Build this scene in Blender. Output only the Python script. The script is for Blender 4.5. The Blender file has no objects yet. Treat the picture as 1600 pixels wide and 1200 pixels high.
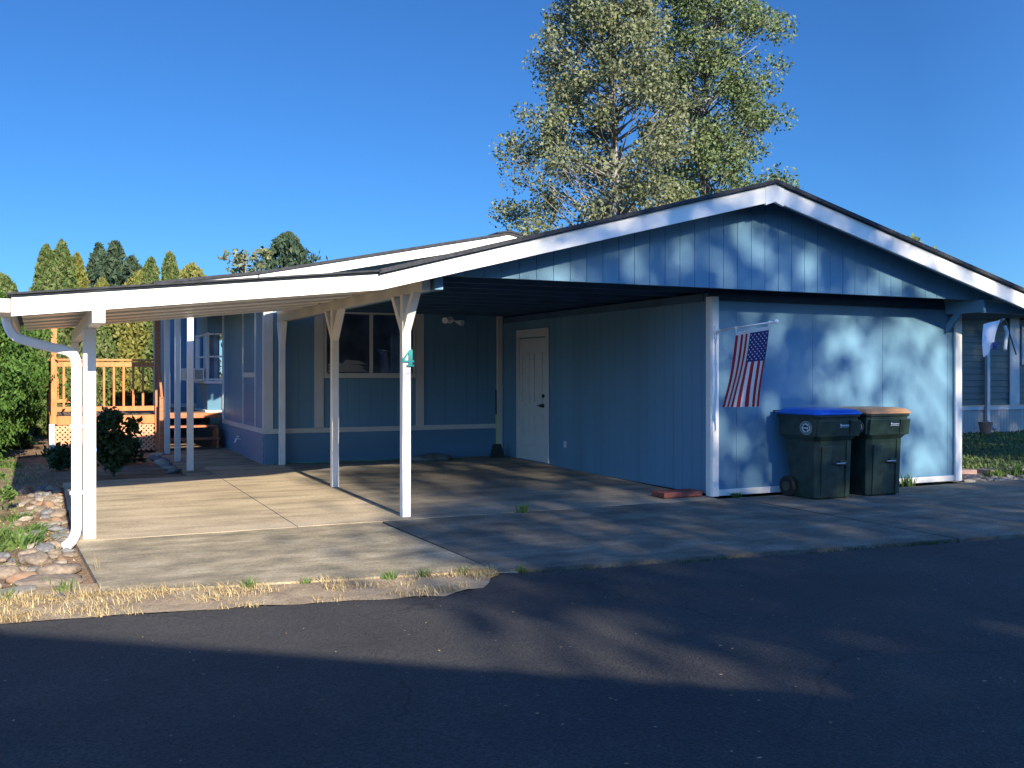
import bpy, bmesh, math, random
import numpy as np
from mathutils import Vector, Matrix, Euler, noise
R = math.radians
rnd = random.Random(7)
sc = bpy.context.scene
C = sc.collection

# ---------------------------------------------------------------- camera, sky, sun
cam = bpy.data.cameras.new('camera'); cob = bpy.data.objects.new('camera', cam); C.objects.link(cob)
cob.location = (0, 0, 1.5); cob.rotation_euler = (R(90), 0, -math.atan(740/1550))
cam.sensor_width = 36; cam.lens = 36*1550/1600; cam.shift_y = -15/1600; cam.clip_end = 3000; cam.clip_start = .05
sc.camera = cob
SUN_EL = math.atan(.42)
w = bpy.data.worlds.new('World'); sc.world = w; w.use_nodes = True
nt = w.node_tree; nt.nodes.clear()
sky = nt.nodes.new('ShaderNodeTexSky'); sky.sky_type = 'NISHITA'; sky.sun_disc = False
sky.sun_elevation = SUN_EL; sky.sun_rotation = R(180); sky.air_density = 1.0; sky.dust_density = 0; sky.ozone_density = 7
bg = nt.nodes.new('ShaderNodeBackground'); bg.inputs['Strength'].default_value = .10
wo = nt.nodes.new('ShaderNodeOutputWorld')
tint = nt.nodes.new('ShaderNodeMix'); tint.data_type = 'RGBA'; tint.blend_type = 'MULTIPLY'; tint.inputs[0].default_value = 1; 
tcw = nt.nodes.new('ShaderNodeTexCoord'); sxy = nt.nodes.new('ShaderNodeSeparateXYZ'); nt.links.new(tcw.outputs['Generated'], sxy.inputs[0])
mrw = nt.nodes.new('ShaderNodeMapRange'); mrw.inputs[1].default_value = -.35; mrw.inputs[2].default_value = .65; nt.links.new(sxy.outputs['Y'], mrw.inputs[0])
side = nt.nodes.new('ShaderNodeMix'); side.data_type = 'RGBA'; side.inputs[6].default_value = (1.25, 1.55, 1.9, 1); side.inputs[7].default_value = (.25, .43, .58, 1)   # sky boosted on the sun's side to fill the shade, dimmed ahead
nt.links.new(mrw.outputs[0], side.inputs[0]); nt.links.new(side.outputs[2], tint.inputs[7])
nt.links.new(sky.outputs[0], tint.inputs[6]); nt.links.new(tint.outputs[2], bg.inputs[0]); nt.links.new(bg.outputs[0], wo.inputs[0])
sl = bpy.data.lights.new('sun', 'SUN'); sl.energy = 5; sl.angle = R(.53); sl.color = (1, .88, .70)
so = bpy.data.objects.new('sun', sl); C.objects.link(so)
so.rotation_euler = Vector((0.0, 1, -.42)).to_track_quat('-Z', 'Y').to_euler()
sc.view_settings.view_transform = 'Standard'; sc.view_settings.look = 'None'
sc.view_settings.exposure = 1.2; sc.view_settings.gamma = 1
sc.render.resolution_x = 1024; sc.render.resolution_y = 768
try:
    sc.cycles.max_bounces = 8; sc.cycles.transparent_max_bounces = 8
except Exception: pass

# ---------------------------------------------------------------- helpers
def gz(y): return .011*min(max(y-9.9, 0), 12)
def tag(o, label=None, cat=None, group=None, kind=None):
    if label: o['label'] = label
    if cat: o['category'] = cat
    if group: o['group'] = group
    if kind: o['kind'] = kind
    return o
def thing(name, label, cat, loc=(0, 0, 0), group=None, rz=0):
    o = bpy.data.objects.new(name, None); C.objects.link(o); o.location = loc; o.rotation_euler.z = rz
    o.empty_display_size = .2
    return tag(o, label, cat, group)
def wloc(o):
    v = Vector((0, 0, 0))
    while o: v += o.location; o = o.parent
    return v
class MB:
    def __init__(s): s.v = []; s.f = []
    def add(s, vs, fs):
        n = len(s.v); s.v += [tuple(p) for p in vs]; s.f += [tuple(i+n for i in f) for f in fs]; return s
    def box(s, x0, x1, y0, y1, z0, z1):
        return s.add([(x0,y0,z0),(x1,y0,z0),(x1,y1,z0),(x0,y1,z0),(x0,y0,z1),(x1,y0,z1),(x1,y1,z1),(x0,y1,z1)],
                     [(3,2,1,0),(4,5,6,7),(0,1,5,4),(1,2,6,5),(2,3,7,6),(3,0,4,7)])
    def prism(s, poly, axis, a, b):
        # poly: 2-D outline in the other two axes (xz for 'y', yz for 'x', xy for 'z')
        n = len(poly)
        def P(p, t): return {'y': (p[0], t, p[1]), 'x': (t, p[0], p[1]), 'z': (p[0], p[1], t)}[axis]
        vs = [P(p, a) for p in poly]+[P(p, b) for p in poly]
        fs = [tuple(range(n)), tuple(range(2*n-1, n-1, -1))]+[(i, n+i, n+(i+1) % n, (i+1) % n) for i in range(n)]
        return s.add(vs, fs)
    def bar(s, p, q, w, h, up=(0, 0, 1)):
        p, q = Vector(p), Vector(q); d = (q-p).normalized(); u = Vector(up); r = d.cross(u)
        if r.length < 1e-4: r = d.cross(Vector((0, 1, 0)))
        r.normalize(); u = r.cross(d)
        vs = [c+r*a*w/2+u*b*h/2 for c in (p, q) for a, b in ((-1,-1),(1,-1),(1,1),(-1,1))]
        return s.add(vs, [(3,2,1,0),(4,5,6,7),(0,1,5,4),(1,2,6,5),(2,3,7,6),(3,0,4,7)])
    def tube(s, pts, rad, n=8, sq=None):
        pts = [Vector(p) for p in pts]; rs = rad if isinstance(rad, (list, tuple)) else [rad]*len(pts)
        vs = []; 
        for i, p in enumerate(pts):
            d = (pts[min(i+1, len(pts)-1)]-pts[max(i-1, 0)]).normalized()
            a = d.cross(Vector((0, 0, 1)) if abs(d.z) < .92 else Vector((1, 0, 0))).normalized(); b = a.cross(d)
            for k in range(n):
                t = 2*math.pi*k/n; vs.append(p+a*math.cos(t)*rs[i]+b*math.sin(t)*rs[i])
        fs = [(i*n+k, i*n+(k+1) % n, (i+1)*n+(k+1) % n, (i+1)*n+k) for i in range(len(pts)-1) for k in range(n)]
        fs += [tuple(range(n-1, -1, -1)), tuple((len(pts)-1)*n+k for k in range(n))]
        return s.add(vs, fs)
    def disc(s, c, axis, r, d, n=20):
        c = Vector(c); a = Vector(axis).normalized(); return s.tube([c-a*d/2, c+a*d/2], r, n)
    def build(s, name, m, parent=None, bevel=0, smooth=False, **k):
        off = wloc(parent) if parent else Vector((0, 0, 0))
        me = bpy.data.meshes.new(name); me.from_pydata([tuple(Vector(p)-off) for p in s.v], [], s.f); me.update()
        bm = bmesh.new(); bm.from_mesh(me); bmesh.ops.recalc_face_normals(bm, faces=bm.faces); bm.to_mesh(me); bm.free()
        if smooth:
            for p in me.polygons: p.use_smooth = True
        me.materials.append(m); o = bpy.data.objects.new(name, me); C.objects.link(o)
        if parent: o.parent = parent
        if bevel:
            b = o.modifiers.new('bevel', 'BEVEL'); b.width = bevel; b.segments = 2; b.limit_method = 'ANGLE'
        if k: tag(o, **k)
        return o
def copy_tree(o, parent=None):
    c = o.copy(); C.objects.link(c)
    if parent: c.parent = parent
    for ch in list(o.children): copy_tree(ch, c)
    return c

# ---------------------------------------------------------------- materials
def mat(name, col, rough=.6, var=.0, vscale=3, col2=None, bump=0, bscale=40, stretch=(1,1,1), spec=.5, metal=0, detail=6, contrast=(.35,.65), trans=0):
    m = bpy.data.materials.new(name); m.use_nodes = True; n = m.node_tree; b = n.nodes['Principled BSDF']
    b.inputs['Roughness'].default_value = rough; b.inputs['Metallic'].default_value = metal
    b.inputs['Specular IOR Level'].default_value = spec
    b.inputs['Base Color'].default_value = (*col, 1)
    tc = n.nodes.new('ShaderNodeTexCoord'); mp = n.nodes.new('ShaderNodeMapping'); mp.inputs['Scale'].default_value = stretch
    n.links.new(tc.outputs['Object'], mp.inputs[0])
    if var or col2:
        no = n.nodes.new('ShaderNodeTexNoise'); no.inputs['Scale'].default_value = vscale; no.inputs['Detail'].default_value = detail
        n.links.new(mp.outputs[0], no.inputs[0])
        cr = n.nodes.new('ShaderNodeValToRGB'); cr.color_ramp.elements[0].position = contrast[0]; cr.color_ramp.elements[1].position = contrast[1]
        a = col2 if col2 else tuple(c*(1-var) for c in col); c2 = col if col2 else tuple(min(1, c*(1+var)) for c in col)
        cr.color_ramp.elements[0].color = (*a, 1); cr.color_ramp.elements[1].color = (*c2, 1)
        n.links.new(no.outputs[0], cr.inputs[0]); n.links.new(cr.outputs[0], b.inputs['Base Color'])
    if bump:
        n2 = n.nodes.new('ShaderNodeTexNoise'); n2.inputs['Scale'].default_value = bscale; n2.inputs['Detail'].default_value = 4
        n.links.new(mp.outputs[0], n2.inputs[0]); bp = n.nodes.new('ShaderNodeBump'); bp.inputs['Strength'].default_value = bump; bp.inputs['Distance'].default_value = .02
        n.links.new(n2.outputs[0], bp.inputs['Height']); n.links.new(bp.outputs[0], b.inputs['Normal'])
    return m
def leafmat(name, cols, rough=.55, trans=.25):
    m = bpy.data.materials.new(name); m.use_nodes = True; n = m.node_tree; b = n.nodes['Principled BSDF']; out = n.nodes['Material Output']
    ge = n.nodes.new('ShaderNodeNewGeometry'); cr = n.nodes.new('ShaderNodeValToRGB'); el = cr.color_ramp.elements
    while len(el) < len(cols): el.new(.5)
    for i, c in enumerate(cols): el[i].position = i/(len(cols)-1); el[i].color = (*c, 1)
    n.links.new(ge.outputs['Random Per Island'], cr.inputs[0]); n.links.new(cr.outputs[0], b.inputs['Base Color'])
    b.inputs['Roughness'].default_value = rough+.15; b.inputs['Specular IOR Level'].default_value = .18
    tr = n.nodes.new('ShaderNodeBsdfTranslucent'); n.links.new(cr.outputs[0], tr.inputs[0])
    mx = n.nodes.new('ShaderNodeMixShader'); mx.inputs[0].default_value = trans
    n.links.new(b.outputs[0], mx.inputs[1]); n.links.new(tr.outputs[0], mx.inputs[2]); n.links.new(mx.outputs[0], out.inputs[0])
    return m
M = {}
M['blue'] = mat('blue_siding_paint', (.115,.24,.34), .5, var=.10, vscale=1.3, bump=.15, bscale=60, stretch=(1,1,.15))
M['blue2'] = mat('blue_lap_paint', (.10,.21,.31), .55, var=.08, vscale=1.5, bump=.1, bscale=60, stretch=(.2,.2,1))
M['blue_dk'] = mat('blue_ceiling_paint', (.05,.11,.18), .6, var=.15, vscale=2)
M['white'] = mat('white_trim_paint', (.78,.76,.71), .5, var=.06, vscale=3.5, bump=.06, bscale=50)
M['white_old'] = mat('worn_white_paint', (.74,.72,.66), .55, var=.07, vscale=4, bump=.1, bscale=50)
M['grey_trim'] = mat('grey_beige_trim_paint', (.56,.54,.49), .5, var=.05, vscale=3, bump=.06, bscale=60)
M['pan'] = mat('shade_toned_aluminium', (.13,.13,.12), .5, var=.15, vscale=3)  # pan tone darkened; shade contrast between the white ribs is in its colour
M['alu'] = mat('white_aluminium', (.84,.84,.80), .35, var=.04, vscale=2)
M['shingle'] = mat('dark_shingles', (.03,.033,.04), .9, var=.35, vscale=18, bump=.5, bscale=60)
M['roofgrey'] = mat('grey_shingles', (.16,.16,.16), .9, var=.3, vscale=14, bump=.5, bscale=60)
M['door'] = mat('grey_white_door_paint', (.55,.55,.53), .4, var=.03, vscale=4)
M['metal'] = mat('dark_metal', (.05,.05,.05), .35, metal=.7)
M['brass'] = mat('grey_metal', (.35,.35,.34), .35, metal=.8)
M['teal'] = mat('teal_paint', (.008,.25,.26), .45)
M['cedar'] = mat('orange_stained_wood', (.50,.165,.045), .6, var=.2, vscale=4, bump=.2, bscale=30, stretch=(6,6,1))
M['redwood'] = mat('red_stained_wood', (.36,.13,.055), .65, var=.2, vscale=4, bump=.2, bscale=30, stretch=(1,6,6))
M['lattice'] = mat('lattice_wood', (.55,.27,.15), .7, var=.15, vscale=6)
M['deckfloor'] = mat('weathered_deck_boards', (.16,.12,.09), .8, var=.25, vscale=5)
M['cart'] = mat('dark_green_plastic', (.017,.034,.025), .42, var=.4, vscale=9, bump=.08, bscale=120, spec=.5)
M['lidblue'] = mat('blue_plastic', (.01,.11,.50), .4, var=.06, vscale=6)
M['lidtan'] = mat('tan_plastic', (.40,.22,.11), .45, var=.08, vscale=6)
M['rubber'] = mat('black_rubber', (.012,.012,.012), .8)
M['print'] = mat('pale_print', (.55,.6,.62), .6)
M['red'] = mat('flag_red', (.42,.015,.03), .8, var=.08, vscale=20)
M['flagwhite'] = mat('flag_white', (.75,.74,.74), .8)
M['flagblue'] = mat('flag_blue', (.02,.03,.16), .8)
M['pole'] = mat('pole_white', (.75,.76,.76), .3)
M['brick'] = mat('red_paver', (.22,.065,.045), .85, var=.2, vscale=12, bump=.3, bscale=60)
M['pinkpaver'] = mat('pink_paver', (.42,.27,.22), .85, var=.15, vscale=10, bump=.3, bscale=60)
M['stone_tan'] = mat('tan_river_stone', (.27,.21,.15), .85, col2=(.15,.12,.09), vscale=7, bump=.3, bscale=20)
M['stone_grey'] = mat('grey_river_stone', (.19,.19,.185), .75, col2=(.10,.105,.11), vscale=7, bump=.3, bscale=20)
M['stone_orange'] = mat('rusty_river_stone', (.26,.15,.09), .85, col2=(.24,.16,.10), vscale=6, bump=.3, bscale=20)
M['stone_pale'] = mat('pale_river_stone', (.33,.29,.23), .85, col2=(.20,.18,.14), vscale=6, bump=.3, bscale=20)
M['bark'] = mat('grey_bark', (.30,.28,.25), .9, col2=(.12,.105,.09), vscale=6, bump=.6, bscale=14, stretch=(2,2,.5))
M['bark2'] = mat('brown_bark', (.11,.08,.06), .9, var=.3, vscale=6, bump=.6, bscale=14)
M['nsiding'] = mat('grey_green_siding', (.045,.068,.062), .6, var=.06, vscale=1.5)
M['ntrim'] = mat('pale_grey_trim', (.34,.36,.36), .6, var=.05)
M['nskirt'] = mat('grey_vinyl_skirting', (.24,.25,.24), .6, var=.08, vscale=2)
M['hose'] = mat('green_hose', (.09,.30,.22), .4)
M['straw'] = mat('broom_bristles', (.025,.03,.03), .8)
M['green_stick'] = mat('yellow_green_handle', (.45,.48,.12), .5)
M['white_sheet'] = mat('matte_white_sheet', (.92,.90,.85), .7)
M['terracotta'] = mat('terracotta', (.3,.16,.1), .8, var=.1)
M['acw'] = mat('white_appliance', (.72,.73,.73), .4)
M['soil'] = mat('brown_garden_soil', (.27,.185,.12), .95, col2=(.15,.10,.065), vscale=2.2, bump=1, bscale=25)
M['needle'] = leafmat('yew', [(.03,.07,.03),(.05,.10,.035)])

def glass(name, tint=(.02,.03,.04), a=.6):
    m = bpy.data.materials.new(name); m.use_nodes = True; n = m.node_tree; out = n.nodes['Material Output']; n.nodes.remove(n.nodes['Principled BSDF'])
    g = n.nodes.new('ShaderNodeBsdfGlossy'); g.inputs['Roughness'].default_value = .01; g.inputs[0].default_value = (.9,.93,.95,1)
    t = n.nodes.new('ShaderNodeBsdfTransparent'); t.inputs[0].default_value = (a, a, a*1.03, 1)
    f = n.nodes.new('ShaderNodeFresnel'); f.inputs[0].default_value = 1.8
    mx = n.nodes.new('ShaderNodeMixShader'); n.links.new(f.outputs[0], mx.inputs[0]); n.links.new(t.outputs[0], mx.inputs[1]); n.links.new(g.outputs[0], mx.inputs[2])
    n.links.new(mx.outputs[0], out.inputs[0]); return m
M['glass'] = glass('window_glass', a=.92)
M['win_backing'] = mat('window_backing_tone', (.22,.29,.37), .9, var=.35, vscale=2.5)  # panel behind panes; bluish reflection and dim room put in its colour

def ground_mat(name, base, dark, light, vs=.8, fine=90, rough=.9, bump=.3, streak=(1,1,1), speck=None, bdist=.004, mid=.5, fr=(.75,1.25), cracks=False):
    m = bpy.data.materials.new(name); m.use_nodes = True; n = m.node_tree; b = n.nodes['Principled BSDF']; L = n.links.new
    tc = n.nodes.new('ShaderNodeTexCoord'); mp = n.nodes.new('ShaderNodeMapping'); mp.inputs['Scale'].default_value = streak; L(tc.outputs['Object'], mp.inputs[0])
    a = n.nodes.new('ShaderNodeTexNoise'); a.inputs['Scale'].default_value = vs; a.inputs['Detail'].default_value = 9; a.inputs['Roughness'].default_value = .65; L(mp.outputs[0], a.inputs[0])
    cr = n.nodes.new('ShaderNodeValToRGB'); e = cr.color_ramp.elements; e[0].position = .32; e[1].position = .70; e[0].color = (*dark, 1); e[1].color = (*light, 1)
    x = e.new(mid); x.color = (*base, 1); L(a.outputs[0], cr.inputs[0])
    f = n.nodes.new('ShaderNodeTexNoise'); f.inputs['Scale'].default_value = fine; f.inputs['Detail'].default_value = 3; L(tc.outputs['Object'], f.inputs[0])
    mr = n.nodes.new('ShaderNodeMapRange'); mr.inputs[1].default_value = .3; mr.inputs[2].default_value = .7; mr.inputs[3].default_value = fr[0]; mr.inputs[4].default_value = fr[1]; L(f.outputs[0], mr.inputs[0])
    mx = n.nodes.new('ShaderNodeMix'); mx.data_type = 'RGBA'; mx.blend_type = 'MULTIPLY'; mx.inputs[0].default_value = 1; L(cr.outputs[0], mx.inputs[6]); L(mr.outputs[0], mx.inputs[7])
    last = mx.outputs[2]
    if speck:
        v = n.nodes.new('ShaderNodeTexVoronoi'); v.inputs['Scale'].default_value = speck[0]; L(tc.outputs['Object'], v.inputs[0])
        g = n.nodes.new('ShaderNodeMapRange'); g.inputs[1].default_value = speck[1]; g.inputs[2].default_value = speck[1]*.6; L(v.outputs['Distance'], g.inputs[0])
        v2 = n.nodes.new('ShaderNodeTexNoise'); v2.inputs['Scale'].default_value = speck[0]*.45; L(tc.outputs['Object'], v2.inputs[0])
        g2 = n.nodes.new('ShaderNodeMapRange'); g2.inputs[1].default_value = .60; g2.inputs[2].default_value = .66; L(v2.outputs[0], g2.inputs[0])
        mm = n.nodes.new('ShaderNodeMath'); mm.operation = 'MULTIPLY'; L(g.outputs[0], mm.inputs[0]); L(g2.outputs[0], mm.inputs[1])
        m2 = n.nodes.new('ShaderNodeMix'); m2.data_type = 'RGBA'; L(mm.outputs[0], m2.inputs[0]); L(last, m2.inputs[6]); m2.inputs[7].default_value = (*speck[2], 1); last = m2.outputs[2]
    if cracks:
        wn_ = n.nodes.new('ShaderNodeTexNoise'); wn_.inputs['Scale'].default_value = 2.2; wn_.inputs['Detail'].default_value = 6; L(tc.outputs['Object'], wn_.inputs[0])
        vm = n.nodes.new('ShaderNodeVectorMath'); vm.operation = 'MULTIPLY_ADD'; vm.inputs[1].default_value = (.55, .55, .55); L(wn_.outputs['Color'], vm.inputs[0]); L(tc.outputs['Object'], vm.inputs[2])
        vc = n.nodes.new('ShaderNodeTexVoronoi'); vc.feature = 'DISTANCE_TO_EDGE'; vc.inputs['Scale'].default_value = .42; L(vm.outputs[0], vc.inputs[0])
        c1 = n.nodes.new('ShaderNodeMapRange'); c1.inputs[1].default_value = .002; c1.inputs[2].default_value = .005; c1.inputs[3].default_value = 1; c1.inputs[4].default_value = 0; L(vc.outputs['Distance'], c1.inputs[0])
        mk = n.nodes.new('ShaderNodeTexNoise'); mk.inputs['Scale'].default_value = .5; L(tc.outputs['Object'], mk.inputs[0])
        c2 = n.nodes.new('ShaderNodeMapRange'); c2.inputs[1].default_value = .40; c2.inputs[2].default_value = .50; c2.inputs[4].default_value = .75; L(mk.outputs[0], c2.inputs[0])
        c3 = n.nodes.new('ShaderNodeMath'); c3.operation = 'MULTIPLY'; L(c1.outputs[0], c3.inputs[0]); L(c2.outputs[0], c3.inputs[1])
        m3 = n.nodes.new('ShaderNodeMix'); m3.data_type = 'RGBA'; L(c3.outputs[0], m3.inputs[0]); L(last, m3.inputs[6]); m3.inputs[7].default_value = (.010, .010, .011, 1); last = m3.outputs[2]
    L(last, b.inputs['Base Color']); b.inputs['Roughness'].default_value = rough
    bp = n.nodes.new('ShaderNodeBump'); bp.inputs['Strength'].default_value = bump; bp.inputs['Distance'].default_value = bdist*4; L(f.outputs[0], bp.inputs['Height']); L(bp.outputs[0], b.inputs['Normal'])
    return m
M['asphalt'] = ground_mat('asphalt', (.044,.043,.043), (.031,.031,.033), (.062,.060,.057), vs=.9, fine=75, bump=1.0, rough=.78, speck=(14, .13, (.30,.28,.24)), bdist=.014, fr=(.4,1.6), cracks=True)
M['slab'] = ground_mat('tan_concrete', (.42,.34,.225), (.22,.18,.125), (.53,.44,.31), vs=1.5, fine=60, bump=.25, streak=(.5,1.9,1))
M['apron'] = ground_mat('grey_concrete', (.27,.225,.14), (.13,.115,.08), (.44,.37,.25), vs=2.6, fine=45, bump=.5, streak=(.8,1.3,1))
M['slab_shaded'] = ground_mat('shade_toned_bay_concrete', (.25,.215,.155), (.13,.115,.09), (.38,.33,.25), vs=1.5, fine=60, bump=.25, streak=(.5,1.6,1))  # darker copy of the slab with the bay's shade put into its colour
M['apron_shaded'] = ground_mat('dark_shade_toned_concrete', (.13,.115,.085), (.07,.063,.05), (.24,.21,.155), vs=2.2, fine=45, bump=.6, streak=(.8,1.3,1))  # darker grey than the left apron; the shade there is in its colour
M['dirt'] = ground_mat('dry_verge_dirt', (.33,.25,.155), (.20,.145,.09), (.47,.37,.23), vs=3.5, fine=60, bump=1, bdist=.006)
M['soilg'] = ground_mat('garden_soil', (.27,.17,.10), (.15,.10,.06), (.36,.25,.16), vs=2, fine=30, bump=1, bdist=.02)
M['lawn'] = ground_mat('shaded_lawn', (.045,.065,.025), (.05,.045,.03), (.06,.09,.03), vs=1.2, fine=40, bump=1, bdist=.03)
M['gravel'] = ground_mat('gravel_bed', (.26,.24,.20), (.14,.13,.11), (.38,.35,.3), vs=8, fine=50, bump=1, bdist=.02)

# ---------------------------------------------------------------- ground sheets
def sheet(name, poly, dz, m, thick=0, kind='structure', sub=0):
    bm = bmesh.new(); f = bm.faces.new([bm.verts.new((x, y, 0)) for x, y in poly])
    for yy in (9.9, 21.9):
        bmesh.ops.bisect_plane(bm, geom=bm.verts[:]+bm.edges[:]+bm.faces[:], plane_co=(0, yy, 0), plane_no=(0, 1, 0))
    bmesh.ops.triangulate(bm, faces=bm.faces[:])
    for v in bm.verts: v.co.z = gz(v.co.y)+dz
    for f in bm.faces:
        if f.normal.z < 0: f.normal_flip()
    if thick:
        top = bm.faces[:]; r = bmesh.ops.extrude_face_region(bm, geom=top)
        for v in [g for g in r['geom'] if isinstance(g, bmesh.types.BMVert)]: v.co.z += 0
        for f in top:
            for v in f.verts: pass
        newv = set(g for g in r['geom'] if isinstance(g, bmesh.types.BMVert))
        for v in bm.verts:
            if v not in newv: v.co.z -= thick
        bmesh.ops.recalc_face_normals(bm, faces=bm.faces)
    me = bpy.data.meshes.new(name); bm.to_mesh(me); bm.free(); me.materials.append(m)
    o = bpy.data.objects.new(name, me); C.objects.link(o); o['kind'] = kind; return o
def wobble(pts, step=.12, amp=.02, seed=0):
    out = []
    for (a, b) in zip(pts[:-1], pts[1:]):
        n = max(1, int(math.dist(a, b)/step))
        for i in range(n):
            t = i/n; x = a[0]+(b[0]-a[0])*t; y = a[1]+(b[1]-a[1])*t
            k = noise.noise(Vector((x*3, y*3, seed)))*amp*1.6+rnd.uniform(-amp, amp)*.3
            out.append((x, y+k))
    out.append(pts[-1]); return out
sheet('ground', [(-900,-900),(900,-900),(900,900),(-900,900)], -.06, M['lawn'])
sheet('garden_bed', [(-9,6.4),(.5,6.4),(.5,14.6),(2.2,14.8),(2.2,19.4),(3.3,19.5),(3.3,24),(-9,24)], -.045, M['soilg'])
edge = wobble([(-12,8.75),(-.21,6.80),(1.2,6.58),(2.5,6.35),(2.85,6.48),(3.15,6.85),(3.6,6.76),(8.24,6.27),(30,4.2)], amp=.022)
sheet('road', [(-12,-3.4),(30,-3.4)]+edge[::-1], -.018, M['asphalt'], thick=.05)
sheet('verge', [(x, y+noise.noise(Vector((x*5, 2, 1)))*.05+noise.noise(Vector((x*17, 2, 1)))*.03) for x, y in edge if -9 < x < 3.35]+[(3.4,7.0),(3.3,7.2),(.3,7.8),(-9,9.2)], -.0145, M['dirt'])
front = wobble([(.40,7.38),(3.10,6.93),(3.16,6.90)], amp=.012, seed=3)
sheet('driveway_apron', front+[(3.13,9.70),(.30,9.70)], 0, M['apron'], thick=.07)
sheet('driveway_apron', wobble([(3.17,6.90),(7.56,6.42)], amp=.01, seed=5)+[(7.62,9.72),(3.17,9.70)], 0, M['apron_shaded'], thick=.07)
sheet('driveway_apron', wobble([(7.60,6.42),(13.4,5.85),(20,5.3)], amp=.01, seed=6)+[(20,9.60),(7.66,9.72)], 0, M['apron_shaded'], thick=.07)
sheet('carport_slab', [(.30,9.715),(2.30,9.715),(2.30,14.75),(.30,14.55)], .002, M['slab'], thick=.06)
sheet('carport_slab', [(2.31,9.73),(3.49,9.73),(3.49,15.94),(2.31,15.94)], .002, M['slab'], thick=.06)
sheet('carport_slab', [(3.495,9.73),(4.9,9.73),(4.9,15.94),(3.495,15.94)], .002, M['slab_shaded'], thick=.06)
sheet('carport_slab', [(4.905,9.73),(7.40,9.73),(7.40,15.94),(4.905,15.94)], .002, M['slab_shaded'], thick=.06)
sheet('walkway', [(1.95,14.76),(2.285,14.78),(2.30,15.96),(3.27,15.96),(3.27,19.3),(1.95,19.3)], -.008, M['apron'], thick=.05)
sheet('gravel_bed', [(11.75,9.62),(15.2,9.62),(15.4,10.9),(11.75,10.9)], -.03, M['gravel'])

# ---------------------------------------------------------------- carport building
RX, RZ, SL = 7.63, 3.684, .2625          # ridge, fascia top at the ridge, roof slope
def rz(x): return RZ-SL*abs(x-RX)
XL, XR, YF, YB = 2.91, 12.75, 8.98, 15.62
cp = thing('carport', 'blue carport with storage room, white rake boards and open bay left of it', 'carport', (7.41, 9.88, 0))
def planks(mb, x0, x1, y, th, z0, ztop, pitch=.203, gap=.006, phase=0, axis='x'):
    x = x0+phase-pitch
    while x < x1:
        a, b = max(x, x0), min(x+pitch-gap, x1)
        if b-a > .01:
            ta, tb = (ztop(a), ztop(b)) if callable(ztop) else (ztop, ztop)
            if min(ta, tb) > z0+.005:
                pl = [(a, z0),(b, z0),(b, tb),(a, ta)]
                if callable(ztop) and a < RX < b and axis == 'x': pl = [(a, z0),(b, z0),(b, tb),(RX, ztop(RX)),(a, ta)]
                mb.prism(pl, 'y' if axis == 'x' else 'x', y, y+th)
        x += pitch
    return mb
# walls of the storage room
m = MB(); m.box(7.44,11.62,9.905,9.93,.02,2.40); m.box(7.435,7.455,9.93,15.9,.02,2.40); m.box(11.62,11.64,9.93,15.9,.02,2.40); m.box(7.455,11.62,15.86,15.88,.05,2.40)
planks(m, 7.50, 11.56, 9.885, .02, .03, 2.40, pitch=1.22, gap=.004, phase=.3)
planks(m, 9.98, 14.12, 7.415, .02, .03, 2.40, phase=.1, axis='y'); planks(m, 15.32, 15.93, 7.415, .02, .07, 2.40, axis='y')
m.box(7.415,7.435,14.12,15.32,2.26,2.40)
m.build('wall', M['blue'], cp)
m = MB(); planks(m, 3.62, 11.70, 9.35, .016, 2.50, lambda x: rz(x)-.03, phase=.12); m.prism([(3.62,2.505),(11.7,2.505),(11.7,rz(11.7)-.03),(RX,RZ-.03),(3.62,rz(3.62)-.03)], 'y', 9.367, 9.38)
m.build('gable_panel', M['blue'], cp)
# roof
def roofpoly(x0, x1, off0, off1):
    return [(x0, rz(x0)+off0),(RX, RZ+off0),(x1, rz(x1)+off0),(x1, rz(x1)+off1),(RX, RZ+off1),(x0, rz(x0)+off1)]
MB().prism(roofpoly(XL-.02, XR+.03, .008, .05), 'y', YF-.05, YB).build('roof', M['shingle'], cp)
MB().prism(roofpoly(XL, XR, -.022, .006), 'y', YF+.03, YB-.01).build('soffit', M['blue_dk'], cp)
m = MB()
m.prism([(XL, rz(XL)),(RX-.13, rz(RX-.13)),(RX-.13, rz(RX-.13)-.195),(XL, rz(XL)-.150)], 'y', YF, YF+.028)
m.build('rake_board', M['white'], cp, bevel=.003)
m = MB(); m.prism([(RX+.13, rz(RX+.13)),(XR, rz(XR)),(XR, rz(XR)-.195),(RX+.13, rz(RX+.13)-.195)], 'y', YF, YF+.028); m.build('rake_board', M['white'], cp, bevel=.003)
m = MB(); m.prism([(RX-.132, rz(RX-.13)+.002),(RX, RZ+.004),(RX+.132, rz(RX+.13)+.002),(RX+.132, rz(RX+.13)-.215),(RX, RZ-.205),(RX-.132, rz(RX-.13)-.215)], 'y', YF-.008, YF+.03); m.build('ridge_cap_board', M['white'], cp, bevel=.002)
m = MB()
m.prism([(XL+.1, rz(XL+.1)-.03),(RX, RZ-.03),(XR, rz(XR)-.03),(XR, rz(XR)-.19),(RX, RZ-.19),(XL+.1, rz(XL+.1)-.14)], 'y', YF+.032, YF+.07); m.build('rake_backing', M['blue'], cp)
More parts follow.
